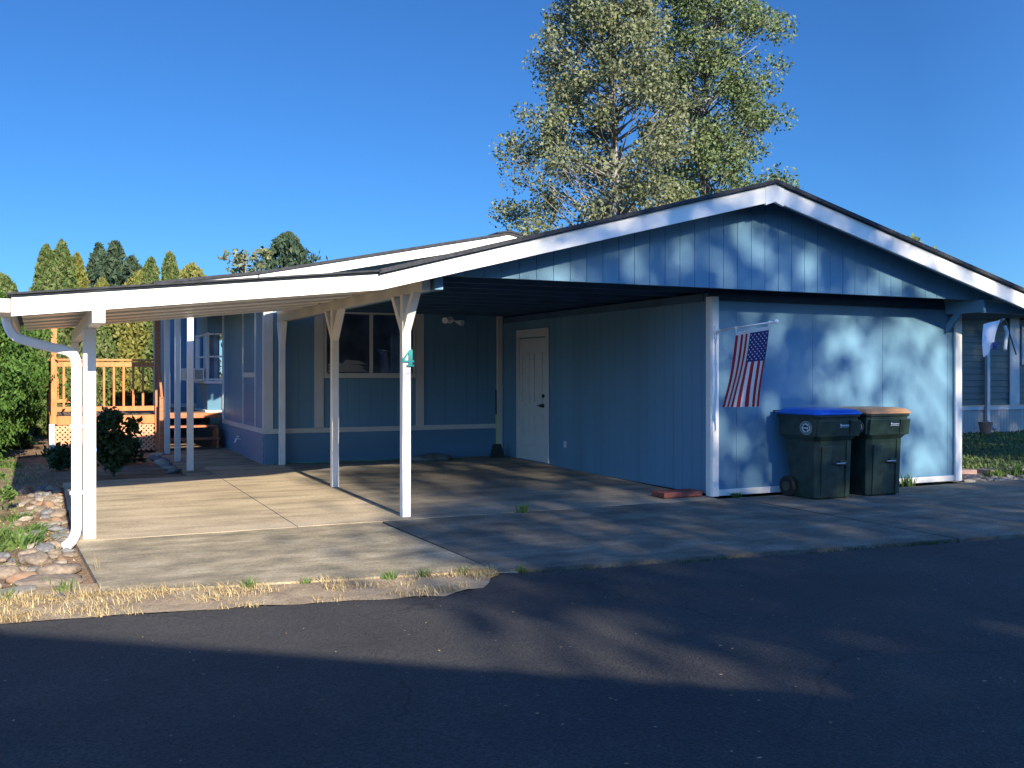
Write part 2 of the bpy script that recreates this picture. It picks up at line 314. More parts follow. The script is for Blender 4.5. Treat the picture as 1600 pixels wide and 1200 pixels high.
# trusses
m = MB(); y = 9.42
while y < 15.8:
    m.box(3.67, 11.55, y, y+.038, 2.505, 2.594)
    m.bar((3.8, y+.05, rz(3.8)-.08), (RX, y+.05, RZ-.08), .038, .089); m.bar((RX, y+.05, RZ-.08), (11.6, y+.05, rz(11.6)-.08), .038, .089)
    for a, b in ((4.9, 5.5),(6.3,5.5),(6.3,RX),(RX,8.9),(8.9,9.8),(9.8,10.6)): m.bar((a, y+.05, 2.55), (b, y+.05, rz(b)-.1), .038, .07)
    y += .61
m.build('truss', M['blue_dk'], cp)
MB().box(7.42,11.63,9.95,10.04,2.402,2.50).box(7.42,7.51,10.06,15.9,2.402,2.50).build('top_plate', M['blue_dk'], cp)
# beams
MB().box(3.44,3.53,9.28,15.93,2.335,2.52).build('beam', M['grey_trim'], cp, bevel=.003)
MB().box(3.56,3.65,9.24,15.93,2.345,2.50).build('beam', M['blue'], cp, bevel=.003)
m = MB().box(11.39,11.435,9.24,9.862,2.335,2.50); m.prism([(9.60,2.335),(9.84,2.08),(9.862,2.08),(9.862,2.18),(9.72,2.335)], 'x', 11.392, 11.433); m.build('beam', M['blue'], cp, bevel=.003)
MB().box(11.44,12.72,9.30,9.34,2.33,2.47).build('outrigger', M['blue'], cp, bevel=.003)
# trims
MB().box(7.405,7.50,9.845,9.883,.01,2.45).box(7.398,7.412,9.87,9.97,.01,2.45).build('corner_board', M['white'], cp, bevel=.002)
MB().box(11.575,11.70,9.845,9.883,.01,2.42).box(11.68,11.705,9.884,9.97,.01,2.42).build('corner_board', M['white'], cp, bevel=.002)
MB().box(7.503,11.572,9.862,9.883,.012,.088).build('base_board', M['white_old'], cp, bevel=.002)
# posts with knee braces
for (y, sh) in ((9.86, 0),(12.62, 0),(15.72, 0)):
    p = MB().box(3.44,3.53,y,y+.09,gz(y)+.003,2.334).build('post', M['white'], cp, bevel=.003)
    for s in (-1, 1):
        if y > 15 and s == 1: pass
        k = MB(); yc = y+.045; dy = .36 if y < 15 else .19
        k.prism([(yc+s*.046,1.94),(yc+s*.046,2.06),(yc+s*(dy-.09),2.333),(yc+s*dy,2.333)] , 'x', 3.443, 3.527); k.build('knee_brace', M['white'], p, bevel=.002)
# door in the storage side wall
dr = MB().box(7.405,7.43,14.24,15.20,.075,2.10)
for (a, b, c, d) in ((14.34,14.66,1.02,1.86),(14.80,15.10,1.02,1.86),(14.34,14.66,.30,.86),(14.80,15.10,.30,.86)):
    for q in (dr,):
        q.box(7.388,7.404,a,b,c,c+.025); q.box(7.388,7.404,a,b,d-.025,d); q.box(7.388,7.404,a,a+.025,c+.026,d-.026); q.box(7.388,7.404,b-.025,b,c+.026,d-.026)
        q.prism([(a+.05,c+.05),(b-.05,c+.05),(b-.05,d-.05),(a+.05,d-.05)], 'x', 7.399, 7.404)
do = dr.build('door', M['door'], cp, bevel=.002)
MB().disc((7.385,14.31,.99), (1,0,0), .032, .02).disc((7.36,14.31,.99), (1,0,0), .012, .05).tube([(7.345,14.31,.99),(7.335,14.31,.99)], .028, 12).box(7.34,7.352,14.30,14.42,.98,1.0).build('handle', M['metal'], do)
MB().disc((7.39,14.31,1.15), (1,0,0), .03, .025).build('lock', M['metal'], do)
MB().box(7.390,7.412,15.205,15.31,.07,2.115).box(7.390,7.412,14.13,14.235,.07,2.115).box(7.388,7.412,14.13,15.31,2.118,2.255).build('door_frame', M['door'], cp, bevel=.002)
MB().box(7.398,7.413,13.56,13.63,.36,.46).disc((7.395,13.595,.43),(1,0,0),.014,.01).disc((7.395,13.595,.39),(1,0,0),.014,.01).build('outlet', M['door'], cp)

# ---------------------------------------------------------------- patio cover, left
pc = thing('patio_cover', 'white flat patio cover with ribbed underside on a white post, left of the carport gable', 'patio cover', (.36, 9.86, 0))
XA, XB = -.20, 2.93
def pz(x): return 2.120+(x-XA)*.1045        # top of the front board
MB().prism([(XA, pz(XA)),(XB-.02, pz(XB-.02)),(XB-.02, pz(XB)-.150),(XA, pz(XA)-.150)], 'y', 8.99, 9.02).build('front_board', M['white'], pc, bevel=.003)
MB().prism([(XA-.03, pz(XA)+.022),(XB-.03, pz(XB)+.022),(XB-.03, pz(XB)+.036),(XA-.03, pz(XA)+.036)], 'y', 8.93, 14.62).build('roof_sheet', M['shingle'], pc)
MB().prism([(XA, pz(XA)+.002),(XB-.02, pz(XB)+.002),(XB-.02, pz(XB)+.021),(XA, pz(XA)+.021)], 'y', 9.00, 9.025).build('trim_strip', M['grey_trim'], pc)
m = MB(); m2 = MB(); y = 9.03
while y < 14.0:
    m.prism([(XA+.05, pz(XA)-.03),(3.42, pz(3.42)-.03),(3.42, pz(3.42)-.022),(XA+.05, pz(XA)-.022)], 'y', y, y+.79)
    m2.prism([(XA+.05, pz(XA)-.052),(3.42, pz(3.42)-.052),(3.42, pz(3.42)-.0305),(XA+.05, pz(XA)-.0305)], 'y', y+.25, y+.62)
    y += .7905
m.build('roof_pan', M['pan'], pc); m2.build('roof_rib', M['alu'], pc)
MB().box(.40,.50,8.86,8.985,1.925,2.13).box(.40,.50,9.03,14.55,1.925,2.06).build('beam', M['white'], pc, bevel=.003)
p = MB().box(.365,.475,9.81,9.92,.003,1.923).build('post', M['white'], pc, bevel=.004)
MB().box(.395,.465,9.800,9.808,1.415,1.428).build('bracket', M['brass'], p)
MB().box(.474,.480,9.83,9.87,.795,.825).build('tape', mat('blue_tape', (.05,.22,.55), .6), p)
MB().box(.395,.485,14.40,14.49,.02,1.923).build('post', M['white_old'], pc, bevel=.004)
# gutter
g = MB(); prof = [(-.33,2.11),(-.205,2.11),(-.205,2.00),(-.30,2.00),(-.335,2.06)]
g.prism(prof, 'y', 8.97, 14.6); g.build('gutter', M['white'], pc, bevel=.004)
def rectpipe(mb, pts, w, d):
    for a, b in zip(pts[:-1], pts[1:]): mb.bar(a, b, w, d, up=(0, 1, 0))
    return mb
ds = MB()
def smoothpath(pts, n=6):
    out = []; P = [Vector(p) for p in pts]; P = [P[0]]+P+[P[-1]]
    for i in range(1, len(P)-2):
        for k in range(n):
            t = k/n; out.append(.5*((2*P[i])+(-P[i-1]+P[i+1])*t+(2*P[i-1]-5*P[i]+4*P[i+1]-P[i+2])*t*t+(-P[i-1]+3*P[i]-3*P[i+1]+P[i+2])*t**3))
    out.append(P[-2]); return out
def pipe(mb, pts, hw, hd):
    # swept rounded rectangle, frame kept in the x-z plane
    pts = [Vector(p) for p in pts]; n = 8; vs = []
    for i, p in enumerate(pts):
        d = (pts[min(i+1, len(pts)-1)]-pts[max(i-1, 0)]).normalized(); a = Vector((0, 1, 0)); a = (a-d*a.dot(d)).normalized(); b = a.cross(d)
        for sx, sy in ((1,.6),(.6,1),(-.6,1),(-1,.6),(-1,-.6),(-.6,-1),(.6,-1),(1,-.6)): vs.append(p+b*sx*hw+a*sy*hd)
    fs = [(i*n+k, i*n+(k+1) % n, (i+1)*n+(k+1) % n, (i+1)*n+k) for i in range(len(pts)-1) for k in range(n)]
    fs += [tuple(range(n-1, -1, -1)), tuple((len(pts)-1)*n+k for k in range(n))]
    return mb.add(vs, fs)
pipe(ds, smoothpath([(-.25,9.75,2.05),(-.24,9.75,1.93),(-.19,9.75,1.84),(-.09,9.75,1.795),(.09,9.76,1.745),(.25,9.77,1.705),(.305,9.78,1.62),(.31,9.78,1.40)]), .042, .034)
pipe(ds, smoothpath([(.31,9.78,1.401),(.31,9.78,1.0),(.31,9.78,.5),(.31,9.775,.22),(.305,9.74,.10),(.27,9.62,.03),(.22,9.50,.0)]), .042, .034)
d_ = ds.build('downspout', M['white'], pc, smooth=False)
for z_ in (1.02, .42): MB().box(.255,.372,9.742,9.748,z_,z_+.03).build('strap', M['white'], d_)

# ---------------------------------------------------------------- the manufactured home behind
hm = thing('house', 'blue single-storey manufactured home with white boards behind the carport', 'house', (3.28, 15.95, .06))
HX = 3.28; HR = 13.0
def hz(x): 
    return 3.05-.143*(3.1-x) if x < 3.1 else 3.05+(x-3.1)*.2033 if x < 7.33 else 3.91-(x-7.33)*.2033
m = MB()
m.prism([(HX,.55),(HR,.55),(HR,hz(HR)-.06),(7.33,hz(7.33)-.06),(HX,hz(HX)-.06)], 'y', 15.97, 16.00)
planks(m, HX+.11, 4.05, 15.95, .02, .6, 2.7, pitch=.203, gap=.003); planks(m, 5.93, 7.32, 15.95, .02, .6, 2.7, pitch=.203, gap=.003); planks(m, 4.2, 5.8, 15.952, .018, .6, 1.42, pitch=.203, gap=.003)
m.box(HX,HX+.02,16.0,19.86,.55,hz(HX)-.06); planks(m, 16.1, 19.86, HX-.02, .02, .6, 2.75, pitch=.203, axis='y')
m.box(HX,HX+.02,21.86,30,.3,2.9); m.box(HR-.02,HR,16.0,30,.3,2.8)
m.build('wall', M['blue'], hm)
m = MB()
for k in range(4):
    z0 = .05+.125*k; z1 = z0+.118
    m.prism([(15.925,z0),(15.99,z0),(15.99,z1+.006),(15.945,z1+.006)], 'x', HX-.03, 7.40)
    m.prism([(HX-.055,z0),(HX+.02,z0),(HX+.02,z1+.006),(HX-.035,z1+.006)], 'y', 15.995, 19.9)
m.build('skirting', M['blue2'], hm)
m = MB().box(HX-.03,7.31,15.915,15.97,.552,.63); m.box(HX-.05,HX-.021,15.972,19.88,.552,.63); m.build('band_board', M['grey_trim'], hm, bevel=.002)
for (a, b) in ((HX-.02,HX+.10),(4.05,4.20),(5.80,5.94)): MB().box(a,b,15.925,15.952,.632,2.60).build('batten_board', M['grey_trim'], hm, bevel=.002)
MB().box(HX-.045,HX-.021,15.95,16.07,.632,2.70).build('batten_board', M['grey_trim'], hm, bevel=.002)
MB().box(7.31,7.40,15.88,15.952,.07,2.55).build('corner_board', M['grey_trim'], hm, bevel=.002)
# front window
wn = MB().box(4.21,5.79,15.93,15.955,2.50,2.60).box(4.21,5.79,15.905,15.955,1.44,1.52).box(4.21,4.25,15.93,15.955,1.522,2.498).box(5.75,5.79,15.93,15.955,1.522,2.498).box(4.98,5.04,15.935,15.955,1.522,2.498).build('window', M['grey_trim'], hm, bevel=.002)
MB().add([(4.25,15.95,1.53),(5.75,15.95,1.53),(5.75,15.95,2.49),(4.25,15.95,2.49)], [(0,1,2,3)]).build('pane', M['glass'], wn)
MB().box(4.22,5.78,15.966,15.969,1.52,2.5).build('window_backing', M['win_backing'], wn)
# thin pale sheets behind the pane, above the sill
m = MB()
for (x0, x1, z0, z1, t) in ((4.26,4.97,1.535,1.60,.02),(4.27,4.92,1.60,1.65,.02),(4.27,4.55,1.64,1.72,.0),(4.50,4.93,1.66,1.72,.02)):
    m.add([(x0,15.957,z0),(x1,15.957,z0+.01),(x1-.12,15.962,z1+t*.3),(x0+.08,15.962,z1+t)], [(0,1,2,3)])
m.build('pale_sheet', M['white_sheet'], wn)
# side wall trims
def sy(u0): pass
for (y0, y1) in ((16.66,16.71),(17.74,17.80)): MB().box(HX-.045,HX-.021,y0,y1,.632,2.62).build('batten_board', M['grey_trim'], hm, bevel=.002)
MB().box(HX-.04,HX-.021,16.712,17.738,1.45,1.53).build('window_sill', M['grey_trim'], hm)
sw = MB().box(HX-.036,HX-.021,16.76,17.69,1.56,2.5).build('shutter_panel', M['blue2'], hm, bevel=.003)
MB().box(HX-.036,HX-.021,16.80,17.66,.72,1.32).build('shutter_panel', M['blue2'], hm, bevel=.003)
MB().box(HX-.05,HX-.021,19.80,19.88,.632,2.70).build('corner_board', M['white'], hm, bevel=.002)
# bay window
bay = [(HX,19.89),(2.99,20.12),(2.99,21.6),(HX,21.84)]
by = MB().prism(bay+[(HX+.1,21.84),(HX+.1,19.89)], 'z', .80, 1.32).build('bay', M['blue'], hm)
MB().prism(bay+[(HX+.1,21.84),(HX+.1,19.89)], 'z', 2.32, 2.75).build('bay_head', M['blue'], hm)
MB().prism([(HX,19.86),(2.95,20.09),(2.95,21.63),(HX,21.87)], 'z', 1.321, 1.37).prism([(HX,19.86),(2.95,20.09),(2.95,21.63),(HX,21.87)], 'z', .74, .799).build('ledge', M['white'], by, bevel=.002)
fr = MB()
for a, b in ((bay[0], bay[1]), (bay[1], bay[2])):
    a3, b3 = Vector((*a, 0)), Vector((*b, 0)); d = (b3-a3).normalized()
    for t in (0.02, .98): q = a3.lerp(b3, t); fr.bar((q.x,q.y,1.37), (q.x,q.y,2.32), .05, .05)
    for z in (1.40, 1.85, 2.29): fr.bar((a3.x,a3.y,z), (b3.x,b3.y,z), .035, .035)
wf = fr.build('window_frame', M['white'], by)
MB().add([(HX,19.91,1.38),(3.0,20.13,1.38),(3.0,20.13,2.3),(HX,19.91,2.3)], [(0,1,2,3)]).add([(3.005,20.13,1.38),(3.005,21.6,1.38),(3.005,21.6,2.3),(3.005,20.13,2.3)], [(0,1,2,3)]).build('pane', M['glass'], wf)
MB().box(3.1,3.2,20.0,21.7,1.37,2.32).build('window_backing', M['win_backing'], wf)
# wing at the far end
m = MB(); planks(m, 2.62, 3.27, 23.48, .02, .75, 2.9, pitch=.203); m.box(2.60,3.27,23.50,23.53,.2,2.9); m.box(2.60,2.62,23.53,28,.2,2.9); m.build('wing_wall', M['blue'], hm)
MB().box(2.55,2.62,23.44,23.52,.75,2.9).box(2.62,3.27,23.455,23.478,.75,.84).build('corner_board', M['grey_trim'], hm)
# roof
def hp(x0, x1, o0, o1):
    xs = [x for x in (3.1, 7.33) if x0 < x < x1]; xs = [x0]+xs+[x1]
    return [(x, hz(x)+o0) for x in xs]+[(x, hz(x)+o1) for x in xs[::-1]]
rf = MB().prism(hp(1.53, HR+.4, .004, .045), 'y', 15.45, 20.8)
MB().prism(hp(2.55, HR+.4, .004, .045), 'y', 20.8, 30.3).build('roof', M['shingle'], hm)
rf.build('roof', M['shingle'], hm)
MB().prism(hp(7.10, 7.56, .046, .075), 'y', 15.43, 30.3).build('ridge_vent', M['shingle'], hm)
MB().box(6.42,6.72,17.2,17.5,hz(6.5)-.02,hz(6.72)+.09).build('roof_vent', M['shingle'], hm, bevel=.02)
MB().prism(hp(1.58, HR+.35, -.03, .002), 'y', 15.53, 20.75).build('soffit', M['white_old'], hm)
MB().prism([(1.56,hz(1.56)-.115),(3.06,hz(3.06)-.115),(3.06,hz(3.06)+.003),(1.56,hz(1.56)+.003)], 'y', 15.50, 15.526).build('rake_board', M['white'], hm, bevel=.002)
MB().prism([(3.08,hz(3.1)-.155),(7.18,hz(7.18)-.155),(7.18,hz(7.18)+.003),(3.08,hz(3.1)+.003)], 'y', 15.49, 15.526).build('rake_board', M['white'], hm, bevel=.002)
MB().prism([(7.485,hz(7.485)-.155),(HR+.3,hz(HR+.3)-.155),(HR+.3,hz(HR+.3)+.003),(7.485,hz(7.485)+.003)], 'y', 15.49, 15.526).build('rake_board', M['white'], hm, bevel=.002)
MB().prism([(7.182,hz(7.18)-.17),(7.33,hz(7.33)-.165),(7.483,hz(7.483)-.17),(7.483,hz(7.483)+.004),(7.33,hz(7.33)+.004),(7.182,hz(7.18)+.004)], 'y', 15.48, 15.528).build('ridge_cap_board', M['white'], hm, bevel=.002)
MB().box(1.56,1.59,15.53,20.8,hz(1.56)-.13,hz(1.56)-.032).build('eave_board', M['white'], hm)
for y in (15.55, 17.05, 18.5, 20.4): MB().box(2.02,2.11,y,y+.09,gz(y)-.02,2.60).build('post', M['white_old'] if y < 16 else M['grey_trim'], hm, bevel=.003)
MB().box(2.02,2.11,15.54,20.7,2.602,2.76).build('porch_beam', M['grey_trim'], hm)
# air conditioner
ac = thing('window_air_conditioner', 'small white window air conditioner sticking out of the bay window', 'air conditioner', (2.8, 20.75, 1.38))
MB().box(2.60,2.985,20.45,20.93,1.375,1.62).build('housing', M['acw'], ac, bevel=.015)
MB().box(2.63,2.78,20.444,20.452,1.41,1.59).box(2.80,2.95,20.444,20.452,1.41,1.59).build('grille', M['brass'], ac)
# hose bib
hb = MB().tube([(3.26,17.9,.36),(3.14,17.88,.37)], .014).tube([(3.15,17.88,.37),(3.12,17.87,.30)], .013).disc((3.19,17.88,.41), (0,0,1), .035, .012).build('hose_tap', M['pole'])
tag(hb, 'small outdoor water tap on the blue skirting of the house side', 'tap')
# flood light
fl = thing('floodlight', 'twin head white floodlight on the dark house wall above the carport bay', 'light', (6.3, 15.93, 2.43))
MB().disc((6.42,15.93,2.44), (0,1,0), .06, .035).build('mount', M['acw'], fl)
for sx, zz in ((-.17,2.45),(.17,2.41)):
    MB().tube([(6.42,15.90,2.44),(6.42+sx*.6,15.85,zz)], .012).tube([(6.42+sx*.5,15.86,zz),(6.42+sx*.7,15.82,zz-.01),(6.42+sx*.95,15.76,zz-.03)], [.025,.036,.055], 14).build('lamp_head', M['acw'], fl)

# ---------------------------------------------------------------- deck
dk = thing('deck', 'orange stained raised wooden deck with railing and lattice skirt left of the house', 'deck', (.2, 19.35, .1))
DZ = .76
m = MB()
x = .22
while x < 3.2: m.box(x, x+.135, (19.36 if x < 1.93 else 19.95), 25.5, DZ-.03, DZ); x += .142
m.build('floor', M['deckfloor'], dk)
MB().box(.18,2.0,19.32,19.358,DZ-.16,DZ-.002).box(.18,.215,19.36,25.5,DZ-.16,DZ-.002).build('rim_board', M['cedar'], dk, bevel=.003)
MB().box(2.02,3.2,19.90,19.948,DZ-.10,DZ+.002).box(1.95,3.1,19.60,19.88,.49,.525).box(1.95,3.1,19.32,19.58,.27,.305).box(1.97,2.0,19.34,19.89,.1,.48).box(3.05,3.08,19.34,19.89,.1,.48).build('step', M['redwood'], dk, bevel=.003)
m = MB(); lx0, lx1, lz0, lz1 = .24, 1.93, .11, DZ-.17
def clipseg(c, s):
    # diagonal x - s*z = c inside the lattice panel
    pts = []
    for z in (lz0, lz1):
        x = c+s*z
        pts.append((x, z))
    (xa, za), (xb, zb) = pts
    def cl(x, z, x2, z2):
        if x < lx0: t = (lx0-x)/(x2-x); return lx0, z+(z2-z)*t
        if x > lx1: t = (lx1-x)/(x2-x); return lx1, z+(z2-z)*t
        return x, z
    if max(xa, xb) <= lx0 or min(xa, xb) >= lx1: return None
    return cl(xa, za, xb, zb), cl(xb, zb, xa, za)
c = lx0-1
while c < lx1+1:
    for s, yy in ((1, 19.345), (-1, 19.353)):
        r = clipseg(c, s)
        if r: m.bar((r[0][0], yy, r[0][1]), (r[1][0], yy, r[1][1]), .006, .034, up=(0, 0, 1))
    c += .085
m.build('lattice', M['lattice'], dk)
for (x, y, z1, mm) in ((.20,19.26,2.62,M['cedar']),(1.93,19.22,2.62,M['redwood']),(.20,25.4,1.85,M['cedar']),(1.93,25.4,1.85,M['cedar']),(1.1,25.4,1.85,M['cedar'])):
    MB().box(x, x+.095, y, y+.095, (.62 if x < 1 else .1) if y < 20 else .1, z1).build('post', mm, dk, bevel=.003)
MB().box(.17,.26,19.20,19.25,.06,.62).build('leg', M['white'], dk, bevel=.003)
def railing(p, q, mm):
    p, q = Vector(p), Vector(q); L = (q-p).length; d = (q-p)/L
    r = MB(); r.bar(p+Vector((0,0,1.00)), q+Vector((0,0,1.00)), .13, .035); r.bar(p+Vector((0,0,.92)), q+Vector((0,0,.92)), .038, .085); r.bar(p+Vector((0,0,.12)), q+Vector((0,0,.12)), .038, .085)
    rr = r.build('rail', mm, dk, bevel=.003)
    k = .11
    while k < L-.05:
        c_ = p+d*k; MB().box(c_.x-.018, c_.x+.018, c_.y-.018, c_.y+.018, p.z+.165, p.z+.876).build('baluster', mm, rr); k += .165
railing((.297,19.30,DZ), (1.92,19.30,DZ), M['cedar'])
railing((.24,19.37,DZ), (.24,25.38,DZ), M['cedar'])
railing((.30,25.44,DZ), (1.92,25.44,DZ), M['cedar'])
r = MB().bar((1.99,19.30,1.78), (1.99,18.7,1.05), .04, .09).bar((1.99,18.72,.1), (1.99,18.72,1.1), .08, .08, up=(0,1,0)); r.build('handrail', M['redwood'], dk, bevel=.003)

# ---------------------------------------------------------------- house number
def number4(mb, x, y0, y1, z, s):
    W = s
    o = [(.40,0),(.98,0),(.98,.09),(.84,.09),(.84,.26),(.98,.26),(.98,.36),(.84,.36),(.84,1.0),(.62,1.0),(.0,.38),(.0,.26),(.54,.26),(.54,.09),(.40,.09)]
    hole = [(.54,.36),(.54,.74),(.22,.40),(.22,.36)]
    # outline split into convex bits round the counter
    bits = [[(.40,0),(.98,0),(.98,.09),(.40,.09)],[(.54,.09),(.84,.09),(.84,.26),(.54,.26)],[(0,.26),(.98,.26),(.98,.36),(0,.36)],
            [(.54,.36),(.84,.36),(.84,1.0),(.60,1.0),(.54,.93)],[(0,.36),(.20,.36),(.54,.78),(.54,.93)]]
    for b in bits: mb.prism([(x+p*W*.78, z+q*W) for p, q in b], 'y', y0, y1)
    return mb
tag(number4(MB(), 3.425, 9.838, 9.856, 1.583, .178).build('house_number', M['teal'], bevel=0), 'teal numeral 4 fixed to the front white carport post', 'sign')

# ---------------------------------------------------------------- flag on the carport corner
fg = thing('flag', 'United States flag hanging from a short white pole on the carport corner board', 'flag', (7.45, 9.84, 2.03))
pA, pB = Vector((7.45,9.84,2.03)), Vector((7.45,8.76,2.090))
po = MB().tube([pA, pB], .011, 10).build('pole', M['pole'], fg, smooth=True)
m = MB(); c = pB+Vector((0,-.02,.002)); 
bm = bmesh.new(); bmesh.ops.create_uvsphere(bm, u_segments=12, v_segments=8, radius=.026); 
m.add([v.co+c for v in bm.verts], [tuple(v.index for v in f.verts) for f in bm.faces]); bm.free(); m.build('finial', M['pole'], po, smooth=True)
MB().disc((7.45,9.832,2.02), (0,1,0), .035, .018).tube([(7.45,9.835,2.0),(7.45,9.76,2.035)], .02).box(7.43,7.47,9.828,9.843,1.93,2.09).build('bracket', M['pole'], fg)
def FS(s, t):
    # s 0..1 wall side to tip side, t 0..1 down the cloth
    ytop = 9.45+(8.87-9.45)*s; ztop = 2.00+.045*s
    ybot = 9.71+(9.02-9.71)*s
    y = ytop+(ybot-ytop)*t**1.1; z = ztop-(.895+.02*s)*t
    a = .006+.016*t**.8
    xx = 7.45+a*math.sin(s*8.5+t*1.6)+.025*math.sin(t*4+s*2.4)*t
    return Vector((xx, y+.006*math.sin(s*12+t*2)*t, z))
def patch(mb, s0, s1, t0, t1, ns, ntt, off=0):
    vs = []
    for j in range(ntt+1):
        for i in range(ns+1):
            s_, t_ = s0+(s1-s0)*i/ns, t0+(t1-t0)*j/ntt; p = FS(s_, t_)
            if off:
                du = FS(s_+.01, t_)-p; dv = FS(s_, t_+.01)-p; nn = du.cross(dv).normalized()
                if nn.x > 0: nn = -nn
                p = p+nn*off
            vs.append(p)
    w_ = ns+1
    return mb.add(vs, [(j*w_+i, j*w_+i+1, (j+1)*w_+i+1, (j+1)*w_+i) for j in range(ntt) for i in range(ns)])
mr, mw, mb_ = MB(), MB(), MB()
for k in range(13):
    s0, s1 = k/13, (k+1)/13
    t0 = .42 if k >= 6 else .045
    patch(mr if k % 2 == 0 else mw, s0, s1, t0, 1, 3, 24)
patch(mb_, 6/13, 1, .045, .42, 14, 12); patch(mw, 0, 1, 0, .045, 26, 2)
cl = mw.build('cloth', M['flagwhite'], fg, smooth=True); mr.build('stripe', M['red'], cl, smooth=True); ct = mb_.build('canton', M['flagblue'], cl, smooth=True)
st = MB()
for j in range(9):
    n_ = 6 if j % 2 == 0 else 5
    for i in range(11):
        if (i+j) % 2: continue
        s_ = 6/13+(7/13)*(j+1)/10; t_ = .045+.375*(i+1)/12
        c = FS(s_, t_); du = (FS(s_+.01, t_)-c); dv = (FS(s_, t_+.01)-c); nn = du.cross(dv).normalized(); nn = -nn if nn.x > 0 else nn
        du.normalize(); dv = (dv-du*dv.dot(du)).normalized()
        for side in (1, -1):
            vs = []
            for k in range(10):
                r_ = .0125 if k % 2 == 0 else .0052; a = math.pi*k/5+math.pi
                vs.append(c+nn*.0025*side+du*math.sin(a)*r_+dv*math.cos(a)*r_)
            st.add(vs, [tuple(range(10))])
st.build('star', M['flagwhite'], ct)
MB().tube([(7.45,9.45,2.05),(7.45,9.45,1.99)], .006).tube([(7.45,8.87,2.085),(7.45,8.87,2.04)], .006).disc((7.45,9.45,2.05),(0,1,0),.018,.012).disc((7.45,8.85,2.085),(0,1,0),.02,.014).build('clip', M['pole'], fg)

